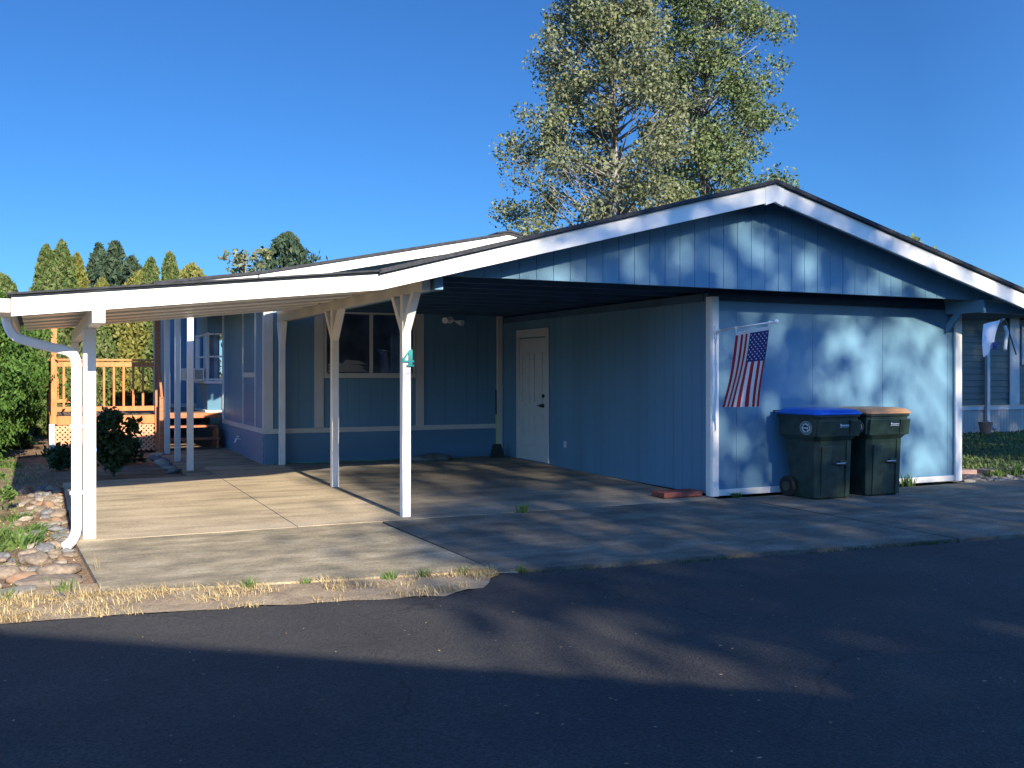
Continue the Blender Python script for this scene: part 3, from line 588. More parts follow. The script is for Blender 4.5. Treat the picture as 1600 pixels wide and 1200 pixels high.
# ---------------------------------------------------------------- wheeled refuse carts
def cart(lid_mat, label, X, Y, wide=.0):
    t = thing('refuse_cart', label, 'bin', (X, Y, gz(Y)), 'green wheeled carts by the blue wall')
    def P(x, y, z): return (X+x, Y+y, z+gz(Y))
    b = MB()
    # stacked cross sections: half width, front y, back y, height
    def ring(z, hw, y0, y1, ch=.05):
        return [P(*p, z) for p in ((-hw+ch,y0),(hw-ch,y0),(hw,y0+ch),(hw,y1-ch),(hw-ch,y1),(-hw+ch,y1),(-hw,y1-ch),(-hw,y0+ch))]
    secs = [(.0,.255,.06,.50),(.02,.262,.045,.52),(.40,.275,.03,.58),(.66,.285,.015,.62),(.70,.29,.01,.63),(.76,.335,-.035,.66),(.985,.345,-.05,.68),(.985,.36,-.065,.70),(1.015,.362,-.067,.70)]
    vs = [p for s_ in secs for p in ring(*s_)]
    fs = [(i*8+k, i*8+(k+1) % 8, (i+1)*8+(k+1) % 8, (i+1)*8+k) for i in range(len(secs)-1) for k in range(8)]+[tuple(range(7,-1,-1)), tuple((len(secs)-1)*8+k for k in range(8))]
    b.add(vs, fs)
    body = b.build('body', M['cart'], t, bevel=.008)
    # front channel, grab bar pocket, ribs
    q = MB()
    def fb(x0, x1, z0, z1, o0, o1):
        # front pad following the slightly leaning front face
        f = lambda z: .05-.05*z
        q.add([P(x0,f(z0)-o0,z0),P(x1,f(z0)-o0,z0),P(x1,f(z1)-o0,z1),P(x0,f(z1)-o0,z1),P(x0,f(z0)+.03,z0),P(x1,f(z0)+.03,z0),P(x1,f(z1)+.03,z1),P(x0,f(z1)+.03,z1)],
              [(0,1,2,3),(4,5,6,7),(0,1,5,4),(1,2,6,5),(2,3,7,6),(3,0,4,7)])
    fb(-.215,-.07,.02,.64,.022,.022); fb(.17,.235,.02,.70,.02,.02); fb(-.07,.06,.03,.36,.014,.014); fb(.06,.165,.40,.46,.03,.03)
    q.build('front_rib', M['cart'], body, bevel=.006)
    q = MB(); q.add([P(-.33,-.04,.755),P(-.02,-.04,.755),P(-.02,-.068,.95),P(-.33,-.068,.95),P(-.33,-.02,.755),P(-.02,-.02,.755),P(-.02,-.03,.95),P(-.33,-.03,.95)], [(0,1,2,3),(4,5,6,7),(0,1,5,4),(1,2,6,5),(2,3,7,6),(3,0,4,7)])
    q.build('collar', M['cart'], body, bevel=.006); q = MB(); q.add([P(.17,-.04,.755),P(.33,-.04,.755),P(.33,-.068,.95),P(.17,-.068,.95),P(.17,-.02,.755),P(.33,-.02,.755),P(.33,-.03,.95),P(.17,-.03,.95)], [(0,1,2,3),(4,5,6,7),(0,1,5,4),(1,2,6,5),(2,3,7,6),(3,0,4,7)])
    q.build('collar', M['cart'], body, bevel=.006)
    q = MB(); q.tube([P(-.01,-.01,.43), P(.13,-.01,.43)], .011, 8); q.build('grab_bar', M['brass'], t)
    q = MB(); 
    for i, (w_, h_) in enumerate(((.018,.022),(.008,.012),(.02,.012),(.012,.012),(.008,.012),(.02,.012),(.014,.012),(.01,.012))):
        x_ = -.0+sum((.018,.012,.024,.016,.012,.024,.018,.014)[:i]); q.box(X+x_, X+x_+w_, Y-.0695, Y-.066, .885+gz(Y), .885+h_+gz(Y))
    for v_ in range(len(q.v)): pass
    q.box(X-.005, X+.135, Y-.0655, Y-.063, .868+gz(Y), .873+gz(Y)); q.build('printed_marking', M['print'], body)
    # oval emblem on the left side
    q = MB(); cx, cz = Y+.13, .86+gz(Y); sx = X-.352
    n_ = 28
    for rr0, rr1 in ((.95, 1.0), (.80, .84)):
        vs = []
        for k in range(n_):
            a = 2*math.pi*k/n_
            for r_ in (rr0, rr1): vs.append((sx+(.02*(.86+gz(Y)-cz-math.sin(a)*.08*r_)), cx+math.cos(a)*.105*r_, cz+math.sin(a)*.08*r_))
        q.add(vs, [(2*k, 2*k+1, (2*k+3) % (2*n_), (2*k+2) % (2*n_)) for k in range(n_)])
    for k in range(3):
        a = 2*math.pi*k/3+.5
        for j in range(3):
            aa = a+j*.42; q.bar((sx-.001, cx+math.cos(aa)*.065, cz+math.sin(aa)*.048), (sx-.001, cx+math.cos(aa+.42)*.065, cz+math.sin(aa+.42)*.048), .003, .016, up=(0,0,1))
        q.bar((sx-.001, cx+math.cos(a+1.5)*.07, cz+math.sin(a+1.5)*.052), (sx-.001, cx+math.cos(a+1.7)*.045, cz+math.sin(a+1.7)*.03), .003, .03, up=(0,0,1))
    q.bar((sx-.001, cx-.035, cz-.002), (sx-.001, cx+.035, cz-.002), .003, .018)
    q.build('emblem', M['print'], body)
    # lid
    L_ = MB(); 
    secl = [(1.016,.372,-.078,.70),(1.034,.372,-.08,.70),(1.075,.335,-.02,.62),(1.090,.26,.08,.52)]
    vs = [p for s_ in secl for p in ring(*s_, ch=.045)]
    fs = [(i*8+k, i*8+(k+1) % 8, (i+1)*8+(k+1) % 8, (i+1)*8+k) for i in range(len(secl)-1) for k in range(8)]+[tuple(range(7,-1,-1)), tuple((len(secl)-1)*8+k for k in range(8))]
    L_.add(vs, fs); lid = L_.build('lid', lid_mat, t, bevel=.006)
    MB().box(X-.12, X+.22, Y-.045, Y-.012, 1.06+gz(Y), 1.069+gz(Y)).build('lid_rib', lid_mat, lid, bevel=.003)
    # handle and wheels
    h = MB(); h.tube([P(-.26,.69,1.0),P(-.26,.75,1.03)], .018).tube([P(.26,.69,1.0),P(.26,.75,1.03)], .018).tube([P(-.31,.755,1.035),P(.31,.755,1.035)], .02, 10); h.build('handle', M['cart'], t, smooth=True)
    for s_ in (-1, 1):
        w_ = MB().disc(P(s_*.292,.52,.125), (1,0,0), .125, .055, 26).build('wheel', M['rubber'], t, bevel=.01)
        MB().disc(P(s_*.322,.52,.125), (1,0,0), .06, .012, 16).build('hub', M['cart'], w_)
        for k in range(6):
            a = k*math.pi/3
        ar = MB().prism([(Y+.33,.27+gz(Y)),(Y+.40,.27+gz(Y)),(Y+.70,.27+gz(Y)),(Y+.64,.34+gz(Y)),(Y+.40,.34+gz(Y))], 'x', X+s_*.268-.02, X+s_*.268+.02)
    MB().tube([P(-.29,.52,.125), P(.29,.52,.125)], .012).build('axle', M['metal'], t)
    return t
cart(M['lidblue'], 'dark green wheeled refuse cart with bright blue lid by the blue wall', 8.635, 9.06)
cart(M['lidtan'], 'dark green wheeled refuse cart with tan brown lid by the blue wall', 9.455, 9.06)

# ---------------------------------------------------------------- small things
br = thing('broom', 'black push broom with green handle leaning on the white corner board in the bay', 'broom', (7.2, 15.6, .06))
MB().tube([(7.13,15.55,.30),(7.20,15.72,.80)], .013).build('handle', M['green_stick'], br)
MB().tube([(7.2003,15.7207,.802),(7.26,15.86,1.22)], .014).build('grip', M['metal'], br)
MB().add([(7.02,15.50,.065),(7.27,15.50,.065),(7.29,15.60,.065),(7.02,15.60,.065),(7.07,15.52,.30),(7.20,15.52,.30),(7.20,15.58,.30),(7.07,15.58,.30)], [(3,2,1,0),(4,5,6,7),(0,1,5,4),(1,2,6,5),(2,3,7,6),(3,0,4,7)]).build('bristles', M['straw'], br)
tag(MB().box(6.78,7.34,9.96,10.24,.012,.075).build('paving_block', M['brick'], bevel=.008), 'flat red paving block lying by the carport corner board', 'paver')
pts = [(3.35+ k*.05, 15.80+.07*math.sin(k*.31)+.03*math.sin(k*.9), gz(15.8)+.018) for k in range(44)]
tag(MB().tube(pts, .011, 6).build('garden_hose', M['hose'], smooth=True), 'pale green garden hose lying along the foot of the house wall', 'hose')
bmx = bmesh.new(); bmesh.ops.create_icosphere(bmx, subdivisions=3, radius=1)
for v in bmx.verts:
    n_ = 1+.12*noise.noise(v.co*2); v.co = Vector((v.co.x*.36*n_, v.co.y*.20*n_, max(v.co.z, -.3)*.09*n_))
me = bpy.data.meshes.new('stepping_stone'); bmx.to_mesh(me); bmx.free(); me.materials.append(M['stone_grey'])
o = bpy.data.objects.new('flat_stone', me); C.objects.link(o); o.location = (5.95, 15.55, .09); tag(o, 'flat round grey stone slab on the floor against the house skirting', 'stone')

# ---------------------------------------------------------------- neighbour on the right
nb = thing('neighbour_house', 'grey green lap sided home beyond the right end of the carport', 'house', (19, 17.5, .05))
m = MB(); z = .72
while z < 3.0:
    m.prism([(17.5,z),(17.56,z),(17.56,z+.16),(17.52,z+.155)], 'x', 18.4, 30); z += .158
m.box(18.4,18.45,17.56,26,.72,3.0); m.build('wall', M['nsiding'], nb)
m = MB(); x = 18.42
while x < 30: m.box(x, x+.10, 17.50, 17.53, .02, .60); x += .108
m.box(18.42,30,17.53,17.55,.02,.62); m.build('skirting', M['nskirt'], nb)
MB().box(18.40,30,17.47,17.52,.60,.70).build('band_board', M['ntrim'], nb)
MB().box(22.5,22.85,17.46,17.50,.72,3.0).build('batten_board', M['ntrim'], nb)
wn = MB().box(22.95,23.03,17.46,17.5,1.75,2.75).box(23.03,24.4,17.46,17.5,2.68,2.75).box(23.03,24.4,17.46,17.5,1.75,1.82).box(24.4,24.48,17.46,17.5,1.75,2.75).build('window', M['ntrim'], nb)
MB().add([(23.03,17.49,1.82),(24.4,17.49,1.82),(24.4,17.49,2.68),(23.03,17.49,2.68)], [(0,1,2,3)]).build('pane', M['glass'], wn)
MB().prism([(16.9,3.0),(17.0,3.12),(22,4.15),(27,3.1),(27,3.0)], 'x', 18.0, 30.5).build('roof', M['roofgrey'], nb)
MB().box(18.0,30.5,16.82,16.93,2.97,3.10).build('gutter', M['ntrim'], nb)
MB().tube([(21.55,16.88,2.98),(21.55,16.92,2.88),(21.6,17.40,2.55)], .04, 8).box(21.56,21.66,17.38,17.45,.32,2.58).tube([(21.61,17.42,.33),(21.61,17.2,.12)], .05, 8).build('downspout', M['ntrim'], nb)
m = MB().box(21.2,22.0,21.9,22.1,4.1,4.28).build('roof_vent', M['shingle'], nb, bevel=.02)
# small banner
bn = thing('garden_banner', 'small pale banner with a blue patch hanging on a pole by the neighbour downspout', 'banner', (16.3, 13.0, 2.4))
bp_ = MB().tube([(16.62,13.0,2.52),(16.92,13.0,1.88)], .012).build('pole', M['metal'], bn)
m = MB(); vs = []
for j in range(9):
    for i in range(5):
        s_, t_ = i/4, j/8; vs.append((16.02+.45*s_*(1-.35*t_)+.16*t_*0-.0, 13.0+.03*math.sin(s_*6+t_*3), 2.44+.10*s_-.62*t_+.10*s_*t_))
m.add(vs, [(j*5+i, j*5+i+1, (j+1)*5+i+1, (j+1)*5+i) for j in range(8) for i in range(4)]); m.build('cloth', M['flagwhite'], bn, smooth=True)
m = MB().add([(16.20,12.955,2.10),(16.38,12.955,2.14),(16.33,12.955,1.99),(16.22,12.955,1.95)], [(0,1,2,3)]); m.build('printed_patch', M['flagblue'], bn)
tag(MB().tube([(15.2,11.9,1.92),(15.35,12.0,2.08),(15.9,12.4,2.26),(16.1,12.6,2.38)], .03, 8).build('gutter_outlet', M['ntrim']), 'short grey gutter pipe elbow jutting out behind the carport right corner', 'pipe')
pt = MB().tube([(20.9,16.9,.06),(20.9,16.9,.30),(20.9,16.9,.34)], [.11,.17,.18], 16).build('plant_pot', M['terracotta'], smooth=False); tag(pt, 'terracotta plant pot below the neighbour downspout', 'pot')
for (x0, x1, y0, y1, l) in ((12.05,12.95,10.62,10.84,'left pinkish paver strip edging the gravel bed'),(13.05,13.95,10.45,10.72,'right pinkish paver strip edging the gravel bed')):
    tag(MB().box(x0,x1,y0,y1,-.03,.045).build('edging_paver', M['pinkpaver'], bevel=.008), l, 'paver')
tag(MB().box(13.3,15.3,9.66,9.76,-.04,.055).build('kerb_stone', M['stone_grey'], bevel=.01), 'grey concrete edging strip in front of the gravel bed', 'kerb')

# ---------------------------------------------------------------- neighbour house and trees across the street (behind the camera: they cast the shade)
oh = thing('house_across_street', 'pale gabled house across the street behind the viewer', 'house', (-.8, -4, 0))
def oz(x): return 4.64-.352*abs(x+.8)
MB().prism([(-5.6,0),(4.0,0),(4.0,oz(4.0)-.05),(-.8,4.55),(-5.6,oz(5.6-1.6)-.05)], 'y', -14, -4.35).build('wall', M['white_old'], oh)
MB().prism([(-6.0,oz(-6.0)-.06),(-6.0,oz(-6.0)),(-.8,4.64),(4.4,oz(4.4)),(4.4,oz(4.4)-.06),(-.8,4.56)], 'y', -14.4, -4).build('roof', M['roofgrey'], oh)
MB().box(-2.4,-1.0,-4.34,-4.30,1.0,2.2).box(1.2,2.6,-4.34,-4.30,1.0,2.2).build('window', M['blue2'], oh)

# ---------------------------------------------------------------- vegetation
def leaves(name, cen, size, m, parent=None, aspect=1.6, up=None, spread=1.0, seed=1, **k):
    rg = np.random.default_rng(seed); n = len(cen); cen = np.asarray(cen, dtype=np.float32)
    d = rg.normal(size=(n, 3))
    if up is not None: d = d*spread+np.asarray(up)
    d /= np.linalg.norm(d, axis=1)[:, None]
    e = rg.normal(size=(n, 3)); e -= (e*d).sum(1)[:, None]*d; e /= np.linalg.norm(e, axis=1)[:, None]
    s = (size*rg.uniform(.65, 1.35, n))[:, None]
    nrm = np.cross(d, e)
    v = np.stack([cen-d*s*aspect/2, cen+e*s*.5+nrm*s*.12, cen+d*s*aspect/2, cen-e*s*.5+nrm*s*.12], 1).reshape(-1, 3)
    if parent is not None: v -= np.array(wloc(parent), dtype=np.float32)
    me = bpy.data.meshes.new(name); me.vertices.add(4*n); me.vertices.foreach_set('co', v.astype(np.float32).ravel())
    me.loops.add(4*n); me.loops.foreach_set('vertex_index', np.arange(4*n, dtype=np.int32))
    me.polygons.add(n); me.polygons.foreach_set('loop_start', np.arange(0, 4*n, 4, dtype=np.int32)); me.update(calc_edges=True); me.validate()
    me.materials.append(m); o = bpy.data.objects.new(name, me); C.objects.link(o)
    if parent is not None: o.parent = parent
    if k: tag(o, **k)
    return o
ML = {}
ML['cotton'] = leafmat('cottonwood_leaf', [(.07,.09,.045),(.11,.135,.06),(.16,.18,.09),(.24,.25,.145),(.14,.16,.065)], rough=.5, trans=.2)
ML['cotton2'] = leafmat('cottonwood_leaf_greener', [(.05,.08,.035),(.085,.125,.045),(.125,.165,.065),(.18,.22,.10),(.11,.15,.05)], rough=.5, trans=.2)
ML['cedar'] = leafmat('arborvitae_leaf', [(.04,.08,.025),(.08,.125,.035),(.125,.165,.05),(.16,.17,.075)], trans=.2)
ML['cedar_y'] = leafmat('yellow_arborvitae_leaf', [(.10,.12,.025),(.17,.18,.04),(.24,.21,.07)], trans=.2)
ML['cedar_g'] = leafmat('green_arborvitae_leaf', [(.03,.075,.015),(.06,.13,.025),(.10,.18,.035)], trans=.2)
ML['pine'] = leafmat('conifer_leaf', [(.022,.045,.028),(.04,.07,.04),(.07,.10,.055)], trans=.1)
ML['shrub'] = leafmat('shrub_leaf', [(.02,.045,.02),(.035,.07,.03),(.06,.10,.04)], rough=.35, trans=.15)
ML['weed'] = leafmat('weed_leaf', [(.07,.14,.035),(.11,.19,.05),(.17,.24,.07)], trans=.3)
ML['lawnb'] = leafmat('short_lawn_blades', [(.06,.11,.035),(.10,.15,.05),(.15,.19,.07)], trans=.2)
ML['dry'] = leafmat('dry_grass', [(.42,.32,.15),(.55,.43,.22),(.35,.25,.12),(.62,.52,.30)], trans=.2)
ML['grass'] = leafmat('lawn_grass', [(.03,.06,.02),(.05,.09,.025),(.08,.12,.035)], trans=.2)

def tree(name, label, x, y, zt, env, mleaf, nclump, per, lsize, zlo, cr=(.45,.85), bark='bark', tr=.2, seed=0, group=None, flat=1.0, lean=(0,0), cat='tree'):
    r = random.Random(seed); rg = np.random.default_rng(seed)
    t = thing(name, label, cat, (x, y, gz(y)-.05), group)
    tb = MB(); H = zt
    def axis(z): return Vector((x+lean[0]*(z/H)**1.5+.12*math.sin(z*.7+seed), y+lean[1]*z/H+.1*math.cos(z*.5+seed), z))
    zs = [i*H/14 for i in range(15)]; tb.tube([axis(z) for z in zs], [tr*(1-.93*(z/H)**.8) if z else tr*1.25 for z in zs], 9)
    allc = []
    for i in range(nclump):
        z = zlo+(H-zlo)*((i+.5)/nclump)**.95+r.uniform(-.3,.3); a = r.uniform(0, 2*math.pi)
        rl, rr = env(z); reach = (rr if math.cos(a) > 0 else rl)*abs(math.cos(a))+ (rl+rr)/2*flat*(1-abs(math.cos(a)))
        q = r.uniform(.25, 1)**.6*reach
        c = axis(min(z, H))+Vector((math.cos(a)*q, math.sin(a)*q*flat, r.uniform(-.3,.3)))
        rc = r.uniform(*cr)*(.7+.3*min(1, reach/3))
        n = int(per*r.uniform(.5,1.3)*(rc/cr[1])**2)
        p = rg.normal(size=(n,3)); p /= np.linalg.norm(p,axis=1)[:,None]; p *= (rc*rg.uniform(0,1,n)**.5)[:,None]; p[:,2] *= .75
        allc.append(p+np.array(c)); 
        z0 = max(zlo*.75, c.z-q*r.uniform(.5,.9)); b0 = axis(min(z0, H*.97)); mid = b0.lerp(c, .55)+Vector((r.uniform(-.2,.2), r.uniform(-.2,.2), -.08*q))
        if q > .5: tb.tube([b0, mid, c], [max(.012, tr*.22*(1-z0/H)+.02), .018, .006], 5)
        for k in range(3):
            e = Vector(p[rg.integers(0,n)]) if n else Vector(); tb.tube([mid.lerp(c,.6), c+e*.8], [.012,.004], 4)
    tb.build('trunk', M[bark], t, smooth=True)
    leaves('crown', np.concatenate(allc), lsize, mleaf, t, seed=seed+5)
    return t
def lerpenv(tab):
    def f(z):
        if z <= tab[0][0]: return tab[0][1:]
        for a, b in zip(tab[:-1], tab[1:]):
            if a[0] <= z <= b[0]:
                k = (z-a[0])/(b[0]-a[0]); return (a[1]+(b[1]-a[1])*k, a[2]+(b[2]-a[2])*k)
        return tab[-1][1:]
    return f
tree('cottonwood_tree', 'tall pale cottonwood behind the carport roof, the left and broader of the pair', 16.8, 27.5, 16.5,
     lerpenv([(5,3.5,2.2),(6.5,4.1,2.3),(8.1,4.0,2.3),(8.9,3.0,2.2),(10.5,3.2,2.3),(12.0,2.7,1.6),(13.6,2.1,1.2),(16.5,.8,.8)]), ML['cotton'], 300, 400, .074, 5.0, seed=3, tr=.24)
tree('cottonwood_tree', 'tall greener cottonwood behind the carport roof, right of its paler twin', 20.7, 28.0, 17.5,
     lerpenv([(5,2.3,3.4),(7.6,2.3,3.4),(8.3,2.2,2.3),(10,2.2,2.5),(12,1.5,2.9),(14,1.2,2.5),(17.5,.7,.9)]), ML['cotton2'], 280, 400, .074, 5.0, seed=11, tr=.22)
tree('broadleaf_tree', 'distant leafy tree tip showing above the right slope of the carport roof', 47.0, 44, 10.0, lerpenv([(4,2.4,2.8),(8,1.6,2.4),(9.2,1.0,2.0),(10,.5,.8)]), ML['cotton2'], 60, 140, .18, 4, seed=21, cr=(.5,.9))
tree('broadleaf_tree', 'thin pale leafy tree left of the round dark pine above the house roof', 7.7, 42, 6.6, lerpenv([(3,1.5,1.5),(5.5,1.2,1.2),(6.6,.7,.7)]), ML['cotton'], 50, 110, .14, 3, seed=22, cr=(.3,.6))

def conifer(name, label, x, y, h, w_, mleaf, n, lsize, seed=0, shape='column', group=None, z0=.1, lump=.22, cat='tree'):
    rg = np.random.default_rng(seed); t = thing(name, label, cat, (x, y, gz(y)-.05), group)
    MB().tube([(x,y,0),(x,y,h*.5),(x,y,h*.95)], [.02+h*.016, .01+h*.010, .01], 8).build('trunk', M['bark2'], t)
    u = rg.uniform(0, 1, n)**.85; zz = z0+(h-z0)*u
    k = (zz-z0)/(h-z0)
    if shape == 'column': prof = np.clip(np.minimum(1.0, .72+k*1.2), 0, 1)*np.clip((1-k)/.30, 0, 1)**.5
    elif shape == 'round': prof = np.sqrt(np.clip(1-(k*1.7-.75)**2/ .92, 0.02, 1))*.98
    elif shape == 'tier': prof = (1-k)**.8*(.62+.38*np.abs(np.sin(zz*math.pi*1.05+seed)))+.03
    a = rg.uniform(0, 2*math.pi, n)
    fq = 1.6 if h < 5.2 else .9
    lum = np.array([noise.noise(Vector((math.cos(A)*1.6*max(1,w_)*fq/1.6, math.sin(A)*1.6*max(1,w_)*fq/1.6, Z*fq+seed*7)))+(1.3 if shape == 'tier' else .7)*noise.noise(Vector((math.cos(A)*3.5, math.sin(A)*3.5, Z*fq*2.6+seed*3))) for A, Z in zip(a, zz)])
    prof = prof*np.array([1+.22*noise.noise(Vector((seed*1.7, 3.1, Z*2.1))) for Z in zz])
    rad = w_/2*prof*(1+lump*lum*2)*rg.uniform(.45, 1, n)**.35*np.where(rg.uniform(0,1,n) < .06, rg.uniform(1.05,1.3,n), 1)
    c = np.stack([x+np.cos(a)*rad, y+np.sin(a)*rad, zz+rg.normal(size=n)*.03], 1)
    leaves('crown', c, lsize, mleaf, t, aspect=2.2, up=(0, 0, 1.0), spread=.6, seed=seed)
    return t
hx = [(-1.55,25.5,3.3,1.3,'cedar_y','short yellow green arborvitae at the far left edge of the frame'),(-.75,25.6,3.72,1.0,'cedar','low arborvitae top left of the three tall spires of the hedge'),
 (.17,25.8,4.50,.62,'cedar','tall arborvitae spire, leftmost of the three tallest in the hedge'),(.50,25.7,4.60,.66,'cedar','tall arborvitae spire, middle and highest of the three tallest in the hedge'),(.84,25.9,4.32,.60,'cedar_y','tall arborvitae spire with browner tips, rightmost of the three tallest in the hedge'),
 (1.25,25.6,3.5,1.0,'cedar','arborvitae of the hedge behind the middle of the deck railing'),(1.95,25.7,3.6,1.0,'cedar_y','yellowish arborvitae of the hedge left of the tall dark deck post'),(2.55,25.9,3.6,1.0,'cedar','arborvitae of the hedge behind the tall dark deck post'),
 (2.72,28.0,4.55,.62,'cedar','slim arborvitae spire just left of the white house eave end'),(3.30,29.0,4.85,.55,'cedar','slim arborvitae spire rising over the white house eave end'),(3.05,26.4,3.7,.9,'cedar_y','arborvitae at the house end of the hedge'),
 (-2.5,25.5,3.4,1.3,'cedar','arborvitae of the hedge half hidden behind the bushy green one')]
for i, (x, y, h, w_, mm, l_) in enumerate(hx): conifer('arborvitae', l_, x, y, h, w_, ML[mm], 13000, .06, seed=30+i, group='arborvitae hedge behind the deck', lump=.3)
conifer('arborvitae', 'bushy bright green arborvitae nearest the front at the left edge', -1.35, 18.6, 3.1, 2.0, ML['cedar_g'], 60000, .036, seed=50, lump=.42)
conifer('arborvitae', 'bushy bright green arborvitae just left of the deck corner', -.72, 21.4, 3.0, 1.4, ML['cedar_g'], 46000, .036, seed=51, lump=.42)
conifer('arborvitae', 'large bright green arborvitae cut by the left edge of the photo', -2.6, 21.5, 3.6, 2.2, ML['cedar_g'], 40000, .036, seed=52, lump=.42)
FG = 'dark firs far beyond the hedge'
conifer('fir_tree', 'distant dark fir above the patio cover, left spire of the pair', 3.05, 60, 8.7, 3.4, ML['pine'], 9000, .17, seed=60, shape='tier', group=FG, lump=.5)
conifer('fir_tree', 'distant dark fir above the patio cover, right and taller spire of the pair', 3.95, 61, 9.0, 4.2, ML['pine'], 10000, .17, seed=61, shape='tier', group=FG, lump=.5)
conifer('fir_tree', 'distant dark fir above the patio cover, shorter one right of the pair', 4.95, 62, 8.3, 4.0, ML['pine'], 9000, .17, seed=62, shape='tier', group=FG, lump=.5)
conifer('fir_tree', 'distant dark ragged fir right of the three arborvitae spires', 1.4, 58, 6.3, 2.2, ML['pine'], 2600, .17, seed=67, shape='tier', group=FG, lump=.6)
conifer('pine_tree', 'dense rounded dark pine rising above the long house roof', 11.4, 50, 8.6, 2.6, ML['pine'], 12000, .12, seed=63, shape='column', lump=.45)
conifer('arborvitae', 'low round yellow green bush top showing above the roof beside the eave end', 6.7, 50, 6.8, 2.2, ML['cedar_y'], 5000, .11, seed=64, shape='column')
conifer('arborvitae', 'tiny golden conifer tip poking up before the dark firs', 2.15, 40, 5.05, 1.0, ML['cedar_y'], 3500, .08, seed=65, lump=.3)
conifer('arborvitae', 'golden green conifer before the shorter dark fir', 3.7, 42, 5.6, 1.5, ML['cedar_y'], 6000, .08, seed=66, lump=.4)

# shade trees behind the camera
def smooth(a, b, t):
    t = min(1, max(0, (t-a)/(b-a))); return t*t*(3-2*t)
def thin(X, z):
    # share of sky seen through the crowns, over the street-side view (x, height)
    n1 = noise.noise(Vector((X*1.5, z*1.3, 4.2)))+.6*noise.noise(Vector((X*3.1, z*3.1, 9.0)))
    if z > 20.5 or X < 2.1: return 1
    if z < 9.9: return 1-.97*smooth(2.9, 3.6, X)
    if z < 11.2:
        t = 1-.80*smooth(2.1, 2.7, X)
        if X > 3.3: t = .12-.10*smooth(3.3, 3.9, X)
        g = math.exp(-((X-3.02)/.42)**4-((z-10.25)/.38)**4); return max(t, .8*g)+.35*n1*(1-smooth(3.2, 3.8, X))
    if z < 12.45:
        return 1-.93*smooth(2.4, 3.5, X)+(.25*n1 if X < 4.5 else .05+.42*n1 if X > 8.2 else .06*n1)
    if X < 3.55: return 1
    if X < 7.4: return (.14+.34*(1-smooth(3.7,4.6,X))+.40*n1) if z < 14.55 else 1-smooth(3.7, 5.5, X)*.85*(1-smooth(16,16.8,z))+.35*n1
    if z < 14.6:
        if 9.0 < X < 9.95 and 13.0 < z < 13.6: return .75
        if X < 9.6: return .15+.25*smooth(8.8,9.6,X)+.70*n1
        if X < 12.0: return .66+.30*smooth(10.2,11.2,X)+.65*n1
        if X < 14.3: return .7+.6*n1
    elif X < 14.3: return (.22+.46*smooth(9.8,11.8,X)+.55*n1)+smooth(16,16.8,z)
    return .05+.9*(1-smooth(14.3, 16, X))
def shade_tree(label, x, y, zt, zlo, x0, x1, mleaf, lsize, seed):
    rg = np.random.default_rng(seed); r = random.Random(seed); t = thing('maple_tree', label, 'tree', (x, y, -.05), 'trees across the street behind the viewer')
    tb = MB().tube([(x,y,-.05),(x+.1,y,zlo*.6),(x,y,zlo),(x,y,zt*.9)], [.4,.3,.24,.05], 9); L_ = []
    st_ = .3; leafarea = lsize**2*.8*1.04*.5; z = zlo
    while z < zt:
        xx = x0
        while xx < x1:
            T = min(1, max(.018, thin(xx, z)))
            n = -math.log(T)*st_*st_/leafarea; n = int(n)+(1 if r.random() < n-int(n) else 0)
            if n > 0:
                dy = r.uniform(-2,2); p = rg.normal(size=(n,3))*.24; p[:,1] *= 1.5
                c0 = np.array((xx, y+dy, z-.42*dy)); p[:,2] -= .42*p[:,1]; L_.append(p+c0)
                if r.random() < .05: tb.tube([(x,y,max(zlo*.8,z-abs(xx-x)*.6-1)), tuple(c0)], [.05,.012], 4)
            xx += st_
        z += st_
    tb.build('trunk', M['bark2'], t); leaves('crown', np.concatenate(L_), lsize, mleaf, t, seed=seed); return t
shade_tree('big leafy maple across the street, nearest the gabled house', 5.6, -20, 17.0, 5.5, 2.2, 9.0, ML['cedar_g'], .17, 81)
shade_tree('big leafy maple across the street, middle one of three', 11.6, -20, 17.0, 5.5, 9.0, 15.0, ML['cedar_g'], .17, 82)
shade_tree('big leafy maple across the street, tallest one furthest along the road', 21, -20, 20.5, 5.5, 15.0, 29.0, ML['cedar_g'], .24, 83)
for i, x in enumerate(range(-14, 46, 5)):  # hedge added out of view to darken window reflections and block low sky
    conifer('added_bush', 'added dark bush number %s of an unseen hedge that darkens the window reflections' % ['one','two','three','four','five','six','seven','eight','nine','ten','eleven','twelve'][i], x, -30+rnd.uniform(-1,1), 7.5+rnd.uniform(-.8,.8), 8.5, ML['pine'], 7000, .38, seed=200+i, shape='round', group='unseen hedge added behind the viewer', lump=.3, cat='hedge')

# shrubs
def shrub(name, label, x, y, w_, h, n, mleaf, ls, seed, group=None, cat='shrub'):
    rg = np.random.default_rng(seed); t = thing(name, label, cat, (x, y, gz(y)-.045), group); st_ = MB(); c = []
    for i in range(16):
        a = rg.uniform(0,6.28); q = rg.uniform(.1,1)*w_/2*(.5 if i < 6 else 1); zz = h*(rg.uniform(.06,.4) if i < 6 else rg.uniform(.1,1))*(1-.35*(q/(w_/2))**2)
        e = Vector((x+math.cos(a)*q, y+math.sin(a)*q, gz(y)+zz)); st_.tube([(x,y,gz(y)-.04), (x+math.cos(a)*q*.4,y+math.sin(a)*q*.4,gz(y)+zz*.6), e], [.014,.01,.004], 4)
        m_ = int(n/16); p = rg.normal(size=(m_,3))*w_*.11; c.append(p+np.array(e))
    c = np.concatenate(c); c[:,2] = np.maximum(c[:,2], gz(y)+.01)
    st_.build('stem', M['bark2'], t); leaves('foliage', c, ls, mleaf, t, aspect=2, seed=seed); return t
